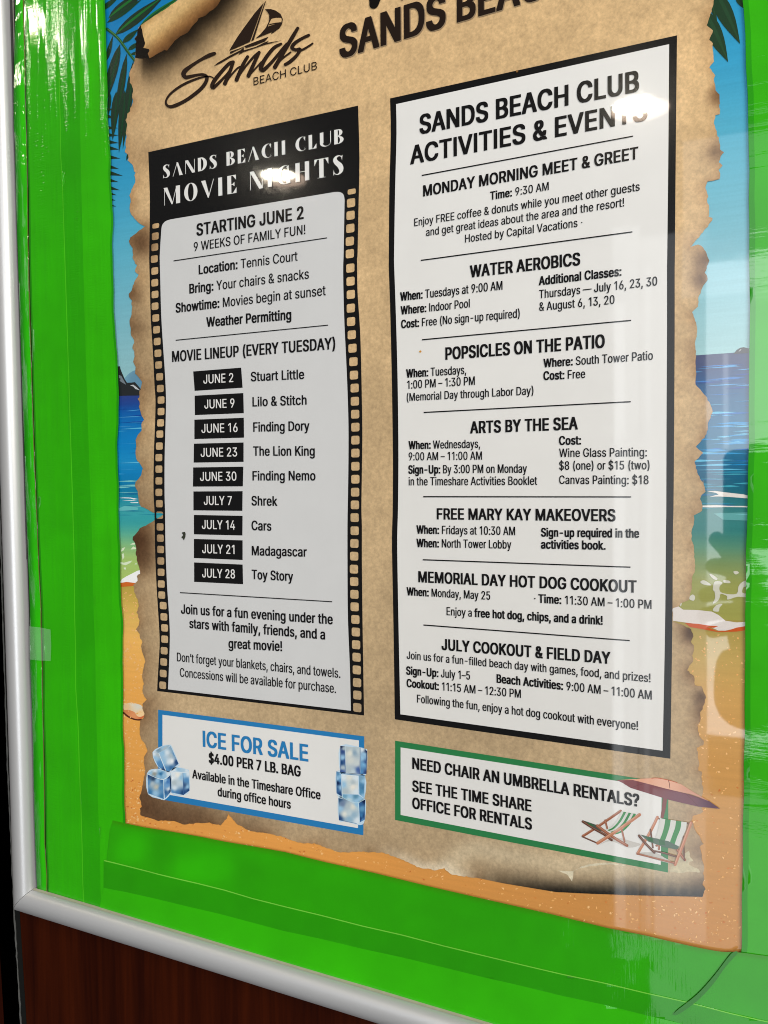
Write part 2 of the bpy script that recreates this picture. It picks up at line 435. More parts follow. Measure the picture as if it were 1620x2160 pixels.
# ------------------------------------------------------------------ lettering
GLYPHS = json.loads(r'''{" ":[188,[]],"!":[196,[[67,160,63,509,132,509,128,160],[98,-4,81,-1,66,9,56,24,52,41,56,58,66,73,81,83,98,86,116,83,130,73,140,58,143,41,140,24,130,9,116,-1]]],"$":[447,[[202,-74,202,583,244,583,244,-74],[224,-9,184,-6,149,1,118,14,91,31,70,52,54,77,43,105,38,137,104,137,113,104,132,79,160,61,201,51,249,51,286,60,316,78,336,102,345,126,345,151,338,171,321,190,278,212,168,244,116,267,78,298,65,316,57,337,52,372,55,403,65,431,87,463,110,482,148,502,191,513,227,516,263,513,296,505,326,493,351,476,371,456,387,433,397,406,401,378,337,378,326,412,302,437,286,447,257,456,209,458,167,448,145,435,132,423,120,403,116,387,116,363,121,347,139,326,164,311,305,266,359,238,383,214,398,191,406,163,408,139,405,109,396,81,381,55,360,34,333,16,302,2,265,-6]]],"&":[448,[[197,-7,161,-4,129,4,101,17,78,34,59,54,45,78,37,105,34,133,42,177,68,218,111,256,229,345,244,360,256,378,262,411,253,437,232,455,197,461,164,451,152,441,143,428,138,412,137,394,147,359,181,312,438,0,364,0,121,293,87,344,77,377,76,407,81,438,95,464,115,486,142,502,165,510,200,513,227,511,251,505,272,495,295,477,312,453,320,433,323,412,322,382,308,347,283,317,140,206,110,174,100,154,97,131,100,108,112,83,138,60,173,48,215,48,251,59,290,84,321,121,342,168,349,224,408,224,403,170,391,128,374,97,333,47,313,29,280,10,243,-2]]],"(":[273,[[89,207,92,264,104,339,122,413,147,481,177,539,236,539,201,457,174,370,157,285,151,207,156,138,172,67,198,-10,236,-96,177,-96,147,-40,124,16,102,93,92,150]]],")":[273,[[37,-96,76,-9,102,69,117,139,122,207,116,285,99,370,73,457,37,539,97,539,137,455,167,354,182,249,184,207,181,149,171,92,156,34,126,-41,97,-96]]],",":[188,[[38,-119,68,71,137,71,84,-119]]],"-":[453,[[337,244,337,188,114,188,114,244]]],".":[188,[[95,-4,78,-1,63,9,53,24,50,41,53,59,63,73,78,83,95,87,113,83,128,73,138,59,141,41,138,24,128,9,113,-1]]],"0":[453,[[227,-7,187,-2,151,11,120,32,95,62,74,99,60,144,51,196,48,254,51,312,60,364,75,409,95,447,121,476,151,498,187,511,227,516,267,511,302,498,333,476,358,447,379,409,393,364,402,312,405,254,402,196,393,144,379,99,359,62,333,32,302,11,267,-2],[227,50,253,53,276,63,297,80,313,103,327,133,336,168,344,254,336,341,327,376,313,405,297,429,276,446,253,456,227,460,200,456,177,446,157,429,140,405,127,376,117,341,109,254,117,168,127,133,140,103,157,80,177,63,200,53]]],"1":[400,[[276,509,276,0,212,0,212,448,86,358,86,427,198,509]]],"2":[453,[[64,0,64,47,282,282,311,327,320,366,315,403,297,432,283,443,262,454,224,460,184,453,153,433,134,402,127,362,66,362,71,405,81,433,98,459,118,480,143,496,172,508,203,514,236,515,268,511,297,501,337,474,356,453,370,428,381,382,380,351,373,324,357,290,322,241,153,60,153,57,389,57,389,0]]],"3":[453,[[218,-7,184,-4,152,2,123,14,98,30,76,50,60,74,49,101,44,132,109,132,117,102,134,78,159,62,191,52,226,50,262,56,292,70,311,88,325,116,329,152,322,184,304,212,281,230,251,242,212,247,157,248,157,299,288,448,288,452,70,452,70,509,372,509,372,461,211,278,211,289,251,290,276,286,318,271,352,246,371,222,387,186,393,145,387,103,380,84,365,58,327,23,277,1]]],"4":[453,[[40,105,40,158,247,509,311,509,109,163,413,163,413,105],[282,0,282,318,343,318,343,0]]],"5":[453,[[221,-7,189,-4,159,3,131,16,108,32,88,53,73,76,64,102,60,130,122,130,127,108,135,94,163,66,202,51,229,50,250,53,288,72,314,104,327,146,324,193,314,221,297,244,275,262,248,273,218,277,186,274,150,261,128,246,67,253,96,509,366,509,366,452,151,452,134,301,172,323,209,332,255,332,294,321,328,301,360,267,379,231,389,190,391,151,385,117,374,85,350,49,318,21,289,6,257,-4]]],"6":[453,[[226,-7,182,-1,152,10,125,26,96,56,75,94,66,126,64,162,68,199,84,249,110,298,252,509,322,509,151,261,145,261,156,278,172,293,191,305,214,312,268,311,316,295,353,264,378,221,389,169,386,123,368,73,350,47,327,26,281,1],[226,48,267,56,299,79,320,114,327,157,320,201,299,235,267,258,226,265,186,258,153,235,132,201,125,158,132,114,153,79,186,56]]],"7":[453,[[97,0,323,452,62,452,62,509,391,509,391,449,165,0]]],"8":[453,[[226,-7,189,-4,156,3,126,16,101,33,80,54,64,78,55,106,52,135,59,181,81,220,113,249,153,265,127,277,105,293,93,308,79,333,72,360,70,380,73,408,82,434,101,464,137,493,184,511,226,516,269,511,315,493,350,464,370,434,379,408,382,380,379,351,373,333,359,308,347,293,326,277,300,265,339,249,372,220,393,181,401,135,398,106,388,78,373,54,352,33,326,16,296,3,263,-4],[226,49,272,55,307,74,329,102,337,139,329,177,305,208,270,228,226,235,182,228,147,208,123,177,115,139,123,102,145,74,180,55],[226,290,263,296,293,313,312,341,319,376,313,410,294,437,264,454,226,460,188,454,159,437,139,410,133,376,139,341,159,313,189,296]]],"9":[453,[[226,516,271,510,301,499,328,482,356,452,377,414,386,382,389,347,385,309,368,259,343,211,200,0,130,0,301,248,307,248,296,230,281,215,261,204,238,196,185,197,137,214,100,245,74,287,65,329,66,386,72,407,85,436,103,462,125,483,171,507],[226,460,186,452,154,429,133,395,125,352,133,308,154,274,186,251,226,243,267,251,299,273,320,308,327,350,320,394,299,429,267,452]]],":":[188,[[95,-4,78,-1,63,9,53,24,50,41,53,59,63,73,78,83,95,87,113,83,128,73,138,59,141,41,138,24,128,9,113,-1],[95,271,78,274,63,284,53,299,50,316,53,334,63,349,78,359,95,362,113,359,128,349,138,334,141,316,138,299,128,284,113,274]]],"?":[358,[[132,152,136,208,146,241,168,269,225,310,247,334,256,351,261,370,261,390,257,411,248,429,229,447,205,458,183,461,147,457,120,441,100,416,92,378,27,378,33,418,44,444,60,467,80,485,103,499,129,509,167,515,199,514,228,509,255,498,277,484,296,465,310,443,323,401,324,372,319,344,310,319,290,290,270,272,226,241,207,221,197,196,194,152],[164,-4,146,-1,131,9,121,24,118,41,121,58,131,73,146,83,164,86,181,83,196,73,206,58,209,41,206,24,196,9,181,-1]]],"A":[480,[[16,0,201,509,276,509,463,0,395,0,282,317,232,478,245,478,220,393,85,0],[110,142,110,199,370,199,370,142]]],"B":[456,[[60,0,60,509,254,508,300,502,329,491,359,469,381,442,394,410,398,366,392,331,377,305,356,286,315,267,315,262,345,255,369,242,390,222,406,196,416,164,418,127,411,91,400,67,384,45,362,28,335,14,301,4,247,0],[125,57,272,58,296,63,323,74,341,92,354,120,354,155,342,184,317,211,279,228,248,231,125,231],[125,285,252,286,277,291,299,302,323,326,334,353,334,388,323,417,299,439,273,448,240,452,125,452]]],"C":[510,[[267,-7,220,-2,177,11,138,33,104,63,77,101,57,146,44,197,40,254,44,311,57,362,77,407,104,445,138,475,177,498,220,511,267,516,305,513,340,504,373,490,402,471,427,447,448,418,463,385,473,348,408,348,393,389,362,425,327,445,280,455,234,452,193,438,158,412,131,375,116,340,106,300,104,238,109,194,120,156,137,123,158,97,184,76,213,62,245,54,280,53,315,60,348,74,375,96,395,125,408,160,473,160,463,124,448,91,428,62,402,38,373,19,341,5,305,-4]]],"D":[502,[[219,0,96,0,96,57,215,57,258,60,307,75,346,101,374,138,384,160,394,198,399,270,391,325,379,361,361,391,338,415,320,428,287,442,249,450,93,452,93,509,261,507,294,501,339,485,377,461,409,430,433,391,451,345,461,275,458,199,446,149,417,92,398,68,376,48,337,24,291,8],[125,509,125,0,60,0,60,509]]],"E":[419,[[60,0,60,509,372,509,372,452,125,452,125,286,355,286,355,264,355,229,125,229,125,57,375,57,375,0]]],"F":[410,[[60,0,60,509,369,509,369,452,125,452,125,278,346,278,346,221,125,221,125,0]]],"G":[520,[[269,-7,220,-2,176,11,137,33,104,64,77,101,57,146,44,197,40,254,44,311,57,362,77,407,103,445,136,475,175,498,218,511,265,516,304,513,340,504,374,489,403,469,429,445,449,416,465,384,474,349,408,349,390,388,369,416,342,437,310,450,272,456,232,452,202,443,174,426,150,404,125,364,112,327,105,285,105,223,112,181,125,145,151,105,184,76,203,66,235,56,290,54,336,67,374,93,396,123,410,160,415,202,434,199,283,199,283,256,478,256,478,185,471,141,457,103,436,69,409,41,365,13,326,0]]],"H":[517,[[60,0,60,509,125,509,125,289,392,289,392,509,457,509,457,0,392,0,392,232,125,232,125,0]]],"I":[185,[[60,0,60,509,125,509,125,0]]],"J":[396,[[185,-7,153,-4,111,9,86,23,66,43,50,67,39,95,34,128,33,173,98,173,98,134,104,104,116,81,142,59,166,51,204,51,228,59,248,74,262,96,271,134,272,509,336,509,336,145,330,95,313,55,283,23,259,9,232,-1]]],"K":[467,[[104,145,104,216,179,309,364,509,448,509,231,276,228,276],[60,0,60,509,125,509,125,0],[372,0,188,259,228,309,449,0]]],"L":[393,[[60,0,60,509,125,509,125,57,361,57,361,0]]],"M":[628,[[60,0,60,509,152,509,280,181,322,49,307,49,342,158,476,509,568,509,568,0,504,0,504,332,509,457,513,457,511,451,467,322,342,0,286,0,167,301,112,457,119,457,120,405,122,0]]],"N":[523,[[60,0,60,509,136,509,360,156,414,55,405,54,399,163,399,509,463,509,463,0,387,0,171,342,108,452,119,454,125,298,125,0]]],"O":[533,[[267,-7,220,-2,177,11,138,33,105,63,78,101,57,146,44,197,40,254,44,311,57,362,78,407,105,445,138,475,177,498,220,511,267,516,314,511,357,498,396,475,429,445,456,407,477,362,489,311,493,254,489,197,477,146,456,101,429,63,396,33,357,11,314,-2],[267,53,300,56,330,66,358,82,383,105,403,133,418,168,427,208,430,254,427,300,418,341,403,376,383,404,358,427,330,443,300,453,267,456,234,453,203,443,175,426,151,404,131,375,116,340,107,300,103,254,107,208,116,168,131,133,151,105,175,82,203,66,234,56]]],"P":[445,[[60,0,60,509,263,507,301,500,332,487,366,462,379,447,394,420,407,370,406,315,390,265,366,233,342,213,322,202,276,189,235,186,109,186,109,242,252,243,284,250,308,264,330,288,343,326,343,369,330,407,318,423,303,435,268,449,242,452,125,452,125,0]]],"R":[449,[[60,0,60,509,264,507,301,501,342,483,373,457,385,442,399,415,409,363,405,309,385,263,359,234,323,213,277,200,96,198,96,255,243,255,284,262,309,273,327,290,339,312,344,338,344,374,336,399,319,425,298,440,277,447,252,451,125,452,125,0],[353,0,230,229,303,229,428,0]]],"S":[447,[[224,-9,184,-6,149,1,118,14,91,31,70,52,54,77,43,105,38,137,104,137,113,104,132,79,160,61,201,51,249,51,286,60,316,78,336,102,345,126,345,151,338,171,321,190,278,212,168,244,116,267,78,298,65,316,57,337,52,372,55,403,65,431,87,463,110,482,148,502,191,513,227,516,263,513,296,505,326,493,351,476,371,456,387,433,397,406,401,378,337,378,326,412,302,437,286,447,257,456,209,458,167,448,145,435,132,423,120,403,116,387,116,363,121,347,139,326,164,311,305,266,359,238,383,214,398,191,406,163,408,139,405,109,396,81,381,55,360,34,333,16,302,2,265,-6]]],"T":[449,[[32,452,32,509,417,509,417,452,257,452,257,0,193,0,193,452]]],"U":[517,[[259,-8,203,-2,177,5,143,22,106,52,85,80,74,101,64,136,60,160,60,509,124,509,124,178,127,152,133,128,155,93,180,72,220,56,259,52,298,56,331,68,357,87,380,120,389,144,392,169,393,509,457,509,457,160,451,124,443,101,433,80,411,52,374,22,340,5,315,-2]]],"V":[480,[[204,0,16,509,84,509,212,148,248,31,240,31,235,31,274,158,395,509,463,509,278,0]]],"W":[686,[[155,0,16,509,82,509,173,158,197,40,193,40,189,40,213,152,306,509,380,509,471,158,497,40,493,40,488,40,509,139,603,509,670,509,530,0,455,0,363,339,336,475,350,475,331,377,230,0]]],"Y":[472,[[203,0,203,208,16,509,91,509,208,318,250,230,224,230,244,280,280,344,381,509,455,509,268,208,268,0]]],"a":[389,[[160,-9,126,-5,94,5,74,17,52,38,37,66,31,90,31,123,38,150,47,166,63,183,100,203,138,213,244,228,265,235,272,240,275,251,271,288,259,308,244,320,220,329,196,331,165,327,136,315,115,298,100,274,41,291,52,315,67,335,85,351,111,367,141,378,171,383,199,384,233,381,269,370,296,353,319,327,331,298,337,251,337,0,277,0,277,52,272,52,252,25,226,6,197,-5],[170,45,202,49,222,56,239,66,257,83,266,99,274,121,276,190,246,179,139,160,117,150,101,136,93,120,92,105,94,87,102,72,114,61,130,52]]],"b":[424,[[229,-8,198,-5,167,7,141,27,118,59,112,59,112,0,53,0,53,509,114,509,114,319,118,319,148,357,177,375,220,384,263,381,304,366,338,340,364,303,379,270,389,218,389,160,382,120,365,74,338,37,304,10,274,-2],[220,47,245,49,267,57,285,70,301,88,313,109,321,133,328,189,321,245,313,269,301,290,286,307,267,319,245,327,220,330,195,327,174,320,155,307,140,291,128,271,120,247,113,189,120,132,128,107,140,86,156,70,174,57,196,49]]],"c":[396,[[207,-8,170,-5,137,6,107,23,82,46,62,74,46,108,37,146,34,187,37,230,46,268,62,302,82,330,107,353,137,371,170,381,207,384,260,377,305,356,340,322,362,277,303,262,292,286,276,306,253,321,230,328,189,329,151,315,134,300,119,281,108,258,99,224,96,197,98,160,106,126,115,102,134,76,151,61,173,51,207,46,239,50,268,64,289,85,304,117,363,102,354,78,341,56,306,21,261,-1]]],"d":[424,[[195,-8,161,-5,121,10,86,37,60,74,42,120,35,160,35,218,46,270,60,303,87,340,121,366,162,381,204,384,247,375,277,357,306,319,311,319,311,509,372,509,372,0,313,0,313,59,307,59,284,27,258,7,227,-5],[205,47,229,49,250,57,269,70,284,86,296,107,305,132,312,189,305,247,296,271,284,291,269,307,251,320,229,327,205,330,179,327,157,319,139,307,124,290,112,269,103,245,96,189,103,133,112,109,124,88,139,70,158,57,180,49]]],"e":[404,[[212,-8,185,-7,149,1,117,16,90,38,68,64,51,96,40,132,34,172,35,215,42,254,55,290,74,320,97,346,125,365,157,378,193,384,228,383,266,374,294,361,319,341,341,315,357,282,366,252,371,207,371,169,75,169,75,221,338,221,310,202,305,246,291,282,268,309,237,326,205,330,173,326,146,313,120,288,106,263,98,234,97,157,102,130,110,106,123,86,139,70,158,58,179,50,224,47,254,53,275,64,294,84,306,105,365,91,345,51,311,19,266,-1]]],"f":[254,[[228,379,228,327,6,327,6,379],[81,0,81,432,84,461,92,480,104,496,118,509,141,521,187,530,237,523,243,521,227,468,200,474,171,470,154,460,145,443,142,419,142,0]]],"g":[425,[[207,-151,159,-146,112,-130,77,-105,51,-69,101,-41,128,-72,165,-92,218,-97,239,-94,267,-85,295,-62,307,-38,311,-6,311,68,306,68,287,41,267,24,247,13,220,6,184,5,152,10,122,22,95,39,73,62,61,80,46,112,39,136,34,206,46,271,60,304,80,332,112,361,141,375,162,381,196,384,242,378,277,357,308,319,313,319,313,379,372,379,372,-9,367,-54,360,-73,345,-97,308,-127,261,-145],[205,59,229,61,251,68,269,79,285,95,297,114,305,137,312,193,305,248,297,271,285,291,270,308,251,320,230,327,205,330,180,327,158,320,139,307,124,290,112,270,103,246,96,193,103,138,112,115,124,96,140,80,158,68,180,61]]],"h":[410,[[114,227,114,0,53,0,53,509,114,509,114,287,102,287,118,322,137,349,160,367,187,379,217,384,255,382,288,372,315,354,332,336,345,313,356,264,357,0,296,0,296,246,287,283,267,310,246,323,220,329,190,327,161,317,141,303,126,283,117,257]]],"i":[167,[[53,0,53,379,114,379,114,0],[84,443,67,446,54,455,44,468,41,483,44,499,54,512,67,521,84,524,100,521,114,512,123,499,126,483,123,468,114,455,100,446]]],"j":[167,[[53,379,114,379,112,-55,98,-96,76,-122,58,-132,37,-139,-10,-143,-10,-87,14,-86,34,-78,46,-64,52,-42],[83,443,67,446,53,455,44,468,41,483,44,499,53,512,67,521,83,524,100,521,114,512,123,499,126,483,123,468,114,455,100,446]]],"k":[381,[[110,137,110,212,121,212,284,379,360,379,184,199,177,199],[53,0,53,509,114,509,114,0],[294,0,148,186,191,229,372,0]]],"l":[174,[[56,0,56,509,118,509,118,0]]],"m":[610,[[53,0,53,379,112,379,112,295,108,295,121,329,141,355,172,376,207,386,248,383,281,367,299,347,313,323,321,295,312,295,325,327,347,353,374,372,407,383,445,386,476,381,510,364,532,342,551,305,557,266,557,0,496,0,496,254,492,281,483,302,467,317,441,328,419,330,389,326,365,314,348,295,338,270,335,247,335,0,274,0,273,275,266,295,248,316,229,326,199,330,173,326,148,314,129,294,117,266,114,238,114,0]]],"n":[410,[[114,227,114,0,53,0,53,379,112,379,112,287,102,287,118,322,137,349,160,367,187,379,217,384,255,382,288,372,315,354,332,336,344,313,356,264,357,0,296,0,296,246,287,283,267,310,246,323,220,329,190,327,161,317,141,303,126,283,117,257]]],"o":[415,[[207,-8,170,-5,137,6,107,23,82,46,62,74,46,108,37,146,34,187,37,230,46,268,62,302,82,330,107,353,137,371,170,381,207,384,245,381,278,371,308,353,333,330,354,302,369,268,378,230,381,187,378,146,369,108,354,74,333,46,308,23,278,6,245,-5],[207,46,250,54,270,66,287,82,300,102,310,126,318,160,319,187,316,224,310,250,300,274,287,294,270,310,250,322,207,330,165,322,145,310,128,294,115,274,106,250,99,224,96,187,99,151,106,126,115,102,128,82,145,66,165,54]]],"p":[424,[[53,-143,53,379,112,379,112,319,118,319,152,360,190,380,241,384,274,378,294,371,330,347,352,323,370,293,382,257,389,218,389,160,382,120,370,84,352,54,322,22,284,1,252,-7,213,-7,178,1,149,20,118,59,114,59,114,-143],[220,47,245,49,267,57,285,70,301,88,313,109,321,133,328,189,321,245,313,269,301,290,286,307,267,319,245,327,220,330,195,327,174,320,155,307,140,291,128,271,120,247,113,189,120,132,128,107,140,86,156,70,174,57,196,49]]],"q":[424,[[372,-143,311,-143,311,59,306,59,276,20,247,1,212,-7,172,-7,140,1,103,22,79,45,55,84,42,120,35,160,35,218,42,257,55,293,72,323,95,347,131,371,162,381,184,384,235,380,272,360,307,319,313,319,313,379,372,379],[205,47,229,49,250,57,269,70,284,86,296,107,305,132,312,189,305,247,296,271,284,291,269,307,251,320,229,327,205,330,179,327,157,319,139,307,124,290,112,269,103,245,96,189,103,133,112,109,124,88,139,70,158,57,180,49]]],"r":[259,[[53,0,53,379,112,379,112,321,115,321,135,352,166,375,196,384,243,384,243,322,200,326,170,319,140,301,123,278,114,243,114,0]]],"s":[365,[[182,-8,128,-2,84,18,67,32,53,50,42,71,36,94,94,107,105,79,119,64,143,51,173,46,200,46,225,52,244,62,262,81,268,97,267,112,260,129,250,139,225,151,137,173,95,191,66,215,57,229,48,255,47,282,51,305,61,325,81,349,107,367,131,377,158,382,197,384,239,378,279,358,307,328,324,290,268,277,255,302,232,323,205,331,171,332,143,324,117,304,109,283,112,258,124,243,144,232,254,202,292,183,306,171,321,150,330,125,331,98,326,75,317,54,302,35,283,19,260,6,233,-2]]],"t":[227,[[204,379,204,327,6,327,6,379],[65,471,126,471,127,81,136,61,150,53,172,50,202,54,213,2,211,1,156,-4,115,6,86,28,69,61,65,93]]],"u":[410,[[182,-5,138,1,108,15,78,44,62,76,53,127,53,379,114,379,114,144,117,114,127,89,150,64,172,54,200,50,232,55,254,65,273,81,286,103,296,145,296,379,357,379,357,0,298,0,298,92,307,92,297,67,286,47,265,23,231,3]]],"v":[389,[[163,0,17,379,84,379,174,129,206,21,203,21,184,21,207,104,305,379,371,379,226,0]]],"w":[567,[[138,0,23,379,87,379,146,167,175,41,165,41,178,101,252,379,316,379,374,167,402,41,391,41,402,90,480,379,545,379,429,0,368,0,294,266,277,338,285,338,291,338,268,245,199,0]]],"y":[389,[[47,-139,61,-86,100,-89,124,-80,144,-53,163,-1,17,379,84,379,174,129,206,21,203,21,184,21,205,95,305,379,371,379,204,-58,188,-91,164,-120,128,-140,88,-145]]],"z":[380,[[42,0,42,46,254,320,254,323,48,323,48,379,333,379,333,331,126,60,126,56,339,56,339,0]]],"\u2013":[350,[[350,244,350,188,0,188,0,244]]],"\u2014":[699,[[699,244,699,188,0,188,0,244]]],"\u2019":[177,[[52,318,82,509,151,509,98,318]]]}''')
CAPH = 509.0
WEIGHT = {'B': (0.200, 0.160), 'M': (0.180, 0.142), 'R': (0.142, 0.118), 'L': (0.126, 0.108)}


def _area2(l):
    return sum(l[i][0] * l[(i + 1) % len(l)][1] - l[(i + 1) % len(l)][0] * l[i][1] for i in range(len(l)))


def union_fill(groups):
    """One flat sheet covering every group (outline followed by its holes), overlaps merged."""
    pts, edges = [], []
    for grp in groups:
        for l in grp:
            b = len(pts)
            pts += [Vector(q) for q in l]
            edges += [(b + i, b + (i + 1) % len(l)) for i in range(len(l))]
    vs, _e, fs, _a, _b, _c = delaunay_2d_cdt(pts, edges, [], 0, 1e-4)
    va = np.array([(v[0], v[1]) for v in vs])
    fa = np.array([f for f in fs if len(f) == 3])
    cen = va[fa].mean(axis=1)
    keep = np.zeros(len(fa), bool)
    for grp in groups:
        k = inside(cen, np.array(grp[0], float))
        for hl in grp[1:]:
            k &= ~inside(cen, np.array(hl, float))
        keep |= k
    return [tuple(q) for q in va], [tuple(int(i) for i in t) for t in fa[keep]]


_GC = {}


def glyph_fill(c, ex, ey):
    """Letter emboldened by overprinting shifted copies, merged into one outline."""
    key = (c, ex, ey)
    if key not in _GC:
        loops = [[(l[i], l[i + 1]) for i in range(0, len(l), 2)] for l in GLYPHS[c][1]]
        outers = [l for l in loops if _area2(l) < 0]
        inners = [l for l in loops if _area2(l) >= 0]
        shifts = [(0, 0)] if ex < 1 and ey < 1 else [(-ex, -ey), (ex, -ey), (-ex, ey), (ex, ey)] + ([(0, 0)] if ex > 24 else [])
        groups = []
        for ol in outers:
            mine = [il for il in inners if inside(np.array([il[0]], float), np.array(ol, float))[0]]
            for hx, hy in shifts:
                groups.append([[(a + hx, b + hy) for a, b in l] for l in [ol] + mine])
        _GC[key] = union_fill(groups) if groups else ([], [])
    return _GC[key]


def runs_of(s):
    """'**bold** plain' -> [(text, bold)]"""
    out, bold = [], False
    for part in s.split('**'):
        if part:
            out.append((part, bold))
        bold = not bold
    return out


def text(name, s, conv, ends, cap, w, mat, h, parent, bold='B', label=None):
    """One line of lettering: ends = baseline start and end, cap = height of a capital, all in view units."""
    (x0, y0), (x1, y1) = conv(ends)
    capx = cap / conv.s
    A, B = P(x0, y0, h), P(x1, y1, h)
    up = (P(x0, y0, h) - P(x0, y0 + capx, h)).length * 0.5 + (P(x1, y1, h) - P(x1, y1 + capx, h)).length * 0.5
    sy = up / CAPH
    W = (B - A).length
    rr = [(t, bold if b else w) for t, b in runs_of(s)]
    nat = sum(GLYPHS[c][0] for t, _w in rr for c in t)
    sx = W / nat
    for _ in range(3):
        tot, first = 0.0, True
        plan = []
        for t, ww in rr:
            rv, rh = WEIGHT[ww]
            ax = (rv * CAPH * sy / sx - 65) / 2
            ay = (rh * CAPH - 57) / 2
            extra = max(0, 2 * ax) * 0.30
            for c in t:
                plan.append((c, tot, ax, ay, extra))
                tot += GLYPHS[c][0] + extra
        # trim side bearings of the first and the last letter
        ls = [q for q in GLYPHS[rr[0][0][0]][1] for q in q[0::2]]
        rs = [q for q in GLYPHS[rr[-1][0][-1]][1] for q in q[0::2]]
        lsb = min(ls) if ls else 0
        rsb = GLYPHS[rr[-1][0][-1]][0] - max(rs) if rs else 0
        sx = W / (tot - lsb - rsb)
    u = (B - A).normalized()
    vz = Vector((0, 0, 1))
    verts, faces = [], []
    for c, x, ax, ay, extra in plan:
        gv, gt = glyph_fill(c, round(max(0.0, ax)), round(max(0.0, ay)))
        b0 = len(verts)
        for a, b in gv:
            verts.append(tuple(A + u * ((x + a + extra / 2 - lsb) * sx) + vz * (b * sy)))
        faces += [tuple(b0 + i for i in t) for t in gt]
    me = bpy.data.meshes.new(name)
    me.from_pydata(verts, [], faces)
    for p in me.polygons:
        if p.normal.y > 0:
            p.flip()
    me.update()
    o = link_mesh(name, me, mat, parent)
    if label:
        o['label'] = label
    return o


def rule(conv, a, b, th, mat, h, parent):
    (x0, y0), (x1, y1) = conv([a, b])
    t = th / S2 / 2
    sh = Sheet(h)
    sh.poly([(x0, y0 - t), (x1, y1 - t), (x1, y1 + t), (x0, y0 + t)], (10, 10, 10))
    return sh.build('divider', mat, parent)


H_SHEET, H_ART, H_PARCH, H_PANEL, H_INNER, H_BOX, H_TEXT = 0.0, 0.0001, 0.0005, 0.0007, 0.0008, 0.0009, 0.0012
H_TAPE = 0.0016
# ------------------------------------------------------------------ wall behind the frame
H_WALL = -0.012


def wood_material():
    m = bpy.data.materials.new('red_brown_veneer')
    m.use_nodes = True
    nt = m.node_tree
    b = nt.nodes['Principled BSDF']
    tc = N(nt, 'ShaderNodeTexCoord')
    mp = N(nt, 'ShaderNodeMapping')
    mp.inputs['Scale'].default_value = (1.0, 1.0, 0.045)
    nt.links.new(tc.outputs['Object'], mp.inputs['Vector'])
    n1 = N(nt, 'ShaderNodeTexNoise')
    n1.inputs['Scale'].default_value = 75
    n1.inputs['Detail'].default_value = 5
    n1.inputs['Distortion'].default_value = 0.4
    nt.links.new(mp.outputs[0], n1.inputs['Vector'])
    n2 = N(nt, 'ShaderNodeTexNoise')
    n2.inputs['Scale'].default_value = 420
    n2.inputs['Detail'].default_value = 3
    nt.links.new(mp.outputs[0], n2.inputs['Vector'])
    r = N(nt, 'ShaderNodeValToRGB')
    r.color_ramp.elements[0].position = 0.36
    r.color_ramp.elements[0].color = (0.017, 0.0024, 0.0008, 1)
    r.color_ramp.elements[1].position = 0.68
    r.color_ramp.elements[1].color = (0.043, 0.0065, 0.0012, 1)
    mxn = N(nt, 'ShaderNodeMath', operation='MULTIPLY_ADD')
    mxn.inputs[1].default_value = 0.22
    nt.links.new(n2.outputs['Fac'], mxn.inputs[0])
    mu = N(nt, 'ShaderNodeMath', operation='MULTIPLY')
    mu.inputs[1].default_value = 0.78
    nt.links.new(n1.outputs['Fac'], mu.inputs[0])
    nt.links.new(mu.outputs[0], mxn.inputs[2])
    nt.links.new(mxn.outputs[0], r.inputs['Fac'])
    nt.links.new(r.outputs[0], b.inputs['Base Color'])
    b.inputs['Roughness'].default_value = 0.42
    b.inputs['Specular IOR Level'].default_value = 0.06
    return m


def simple(name, color, rough=0.5, metal=0.0, spec=0.3):
    m = bpy.data.materials.new(name)
    m.use_nodes = True
    nt = m.node_tree
    b = nt.nodes['Principled BSDF']
    b.inputs['Roughness'].default_value = rough
    b.inputs['Metallic'].default_value = metal
    b.inputs['Specular IOR Level'].default_value = spec
    tc = N(nt, 'ShaderNodeTexCoord')
    no = N(nt, 'ShaderNodeTexNoise')
    no.inputs['Scale'].default_value = 160
    no.inputs['Detail'].default_value = 4
    nt.links.new(tc.outputs['Object'], no.inputs['Vector'])
    mr = N(nt, 'ShaderNodeMapRange')
    mr.inputs['To Min'].default_value = 0.85
    mr.inputs['To Max'].default_value = 1.15
    nt.links.new(no.outputs['Fac'], mr.inputs['Value'])
    mu = N(nt, 'ShaderNodeVectorMath', operation='SCALE')
    mu.inputs[0].default_value = color[:3]
    nt.links.new(mr.outputs[0], mu.inputs['Scale'])
    nt.links.new(mu.outputs[0], b.inputs['Base Color'])
    return m


def slab(name, px, h0, h1, mat, parent=None):
    """Board: outline seen at height h1, going back to h0."""
    a = [P(x, y, h1) for x, y in px]
    n = len(a)
    v = [tuple(p) for p in a] + [(p.x, -h0, p.z) for p in a]
    f = [tuple(range(n))] + [tuple(reversed(range(n, 2 * n)))] + [(i, (i + 1) % n, n + (i + 1) % n, n + i) for i in range(n)]
    me = bpy.data.meshes.new(name)
    me.from_pydata(v, [], f)
    bm = bmesh.new()
    bm.from_mesh(me)
    bmesh.ops.recalc_face_normals(bm, faces=bm.faces)
    bm.to_mesh(me)
    bm.free()
    return link_mesh(name, me, mat, parent)


M_WOOD = wood_material()
M_EDGE = simple('black_edge_band', (0.004, 0.0045, 0.004), 0.5)
M_SCUFF = simple('worn_edge', (0.10, 0.10, 0.095), 0.6)
M_DARK = simple('dark_void', (0.0012, 0.0011, 0.001), 0.9, spec=0.0)

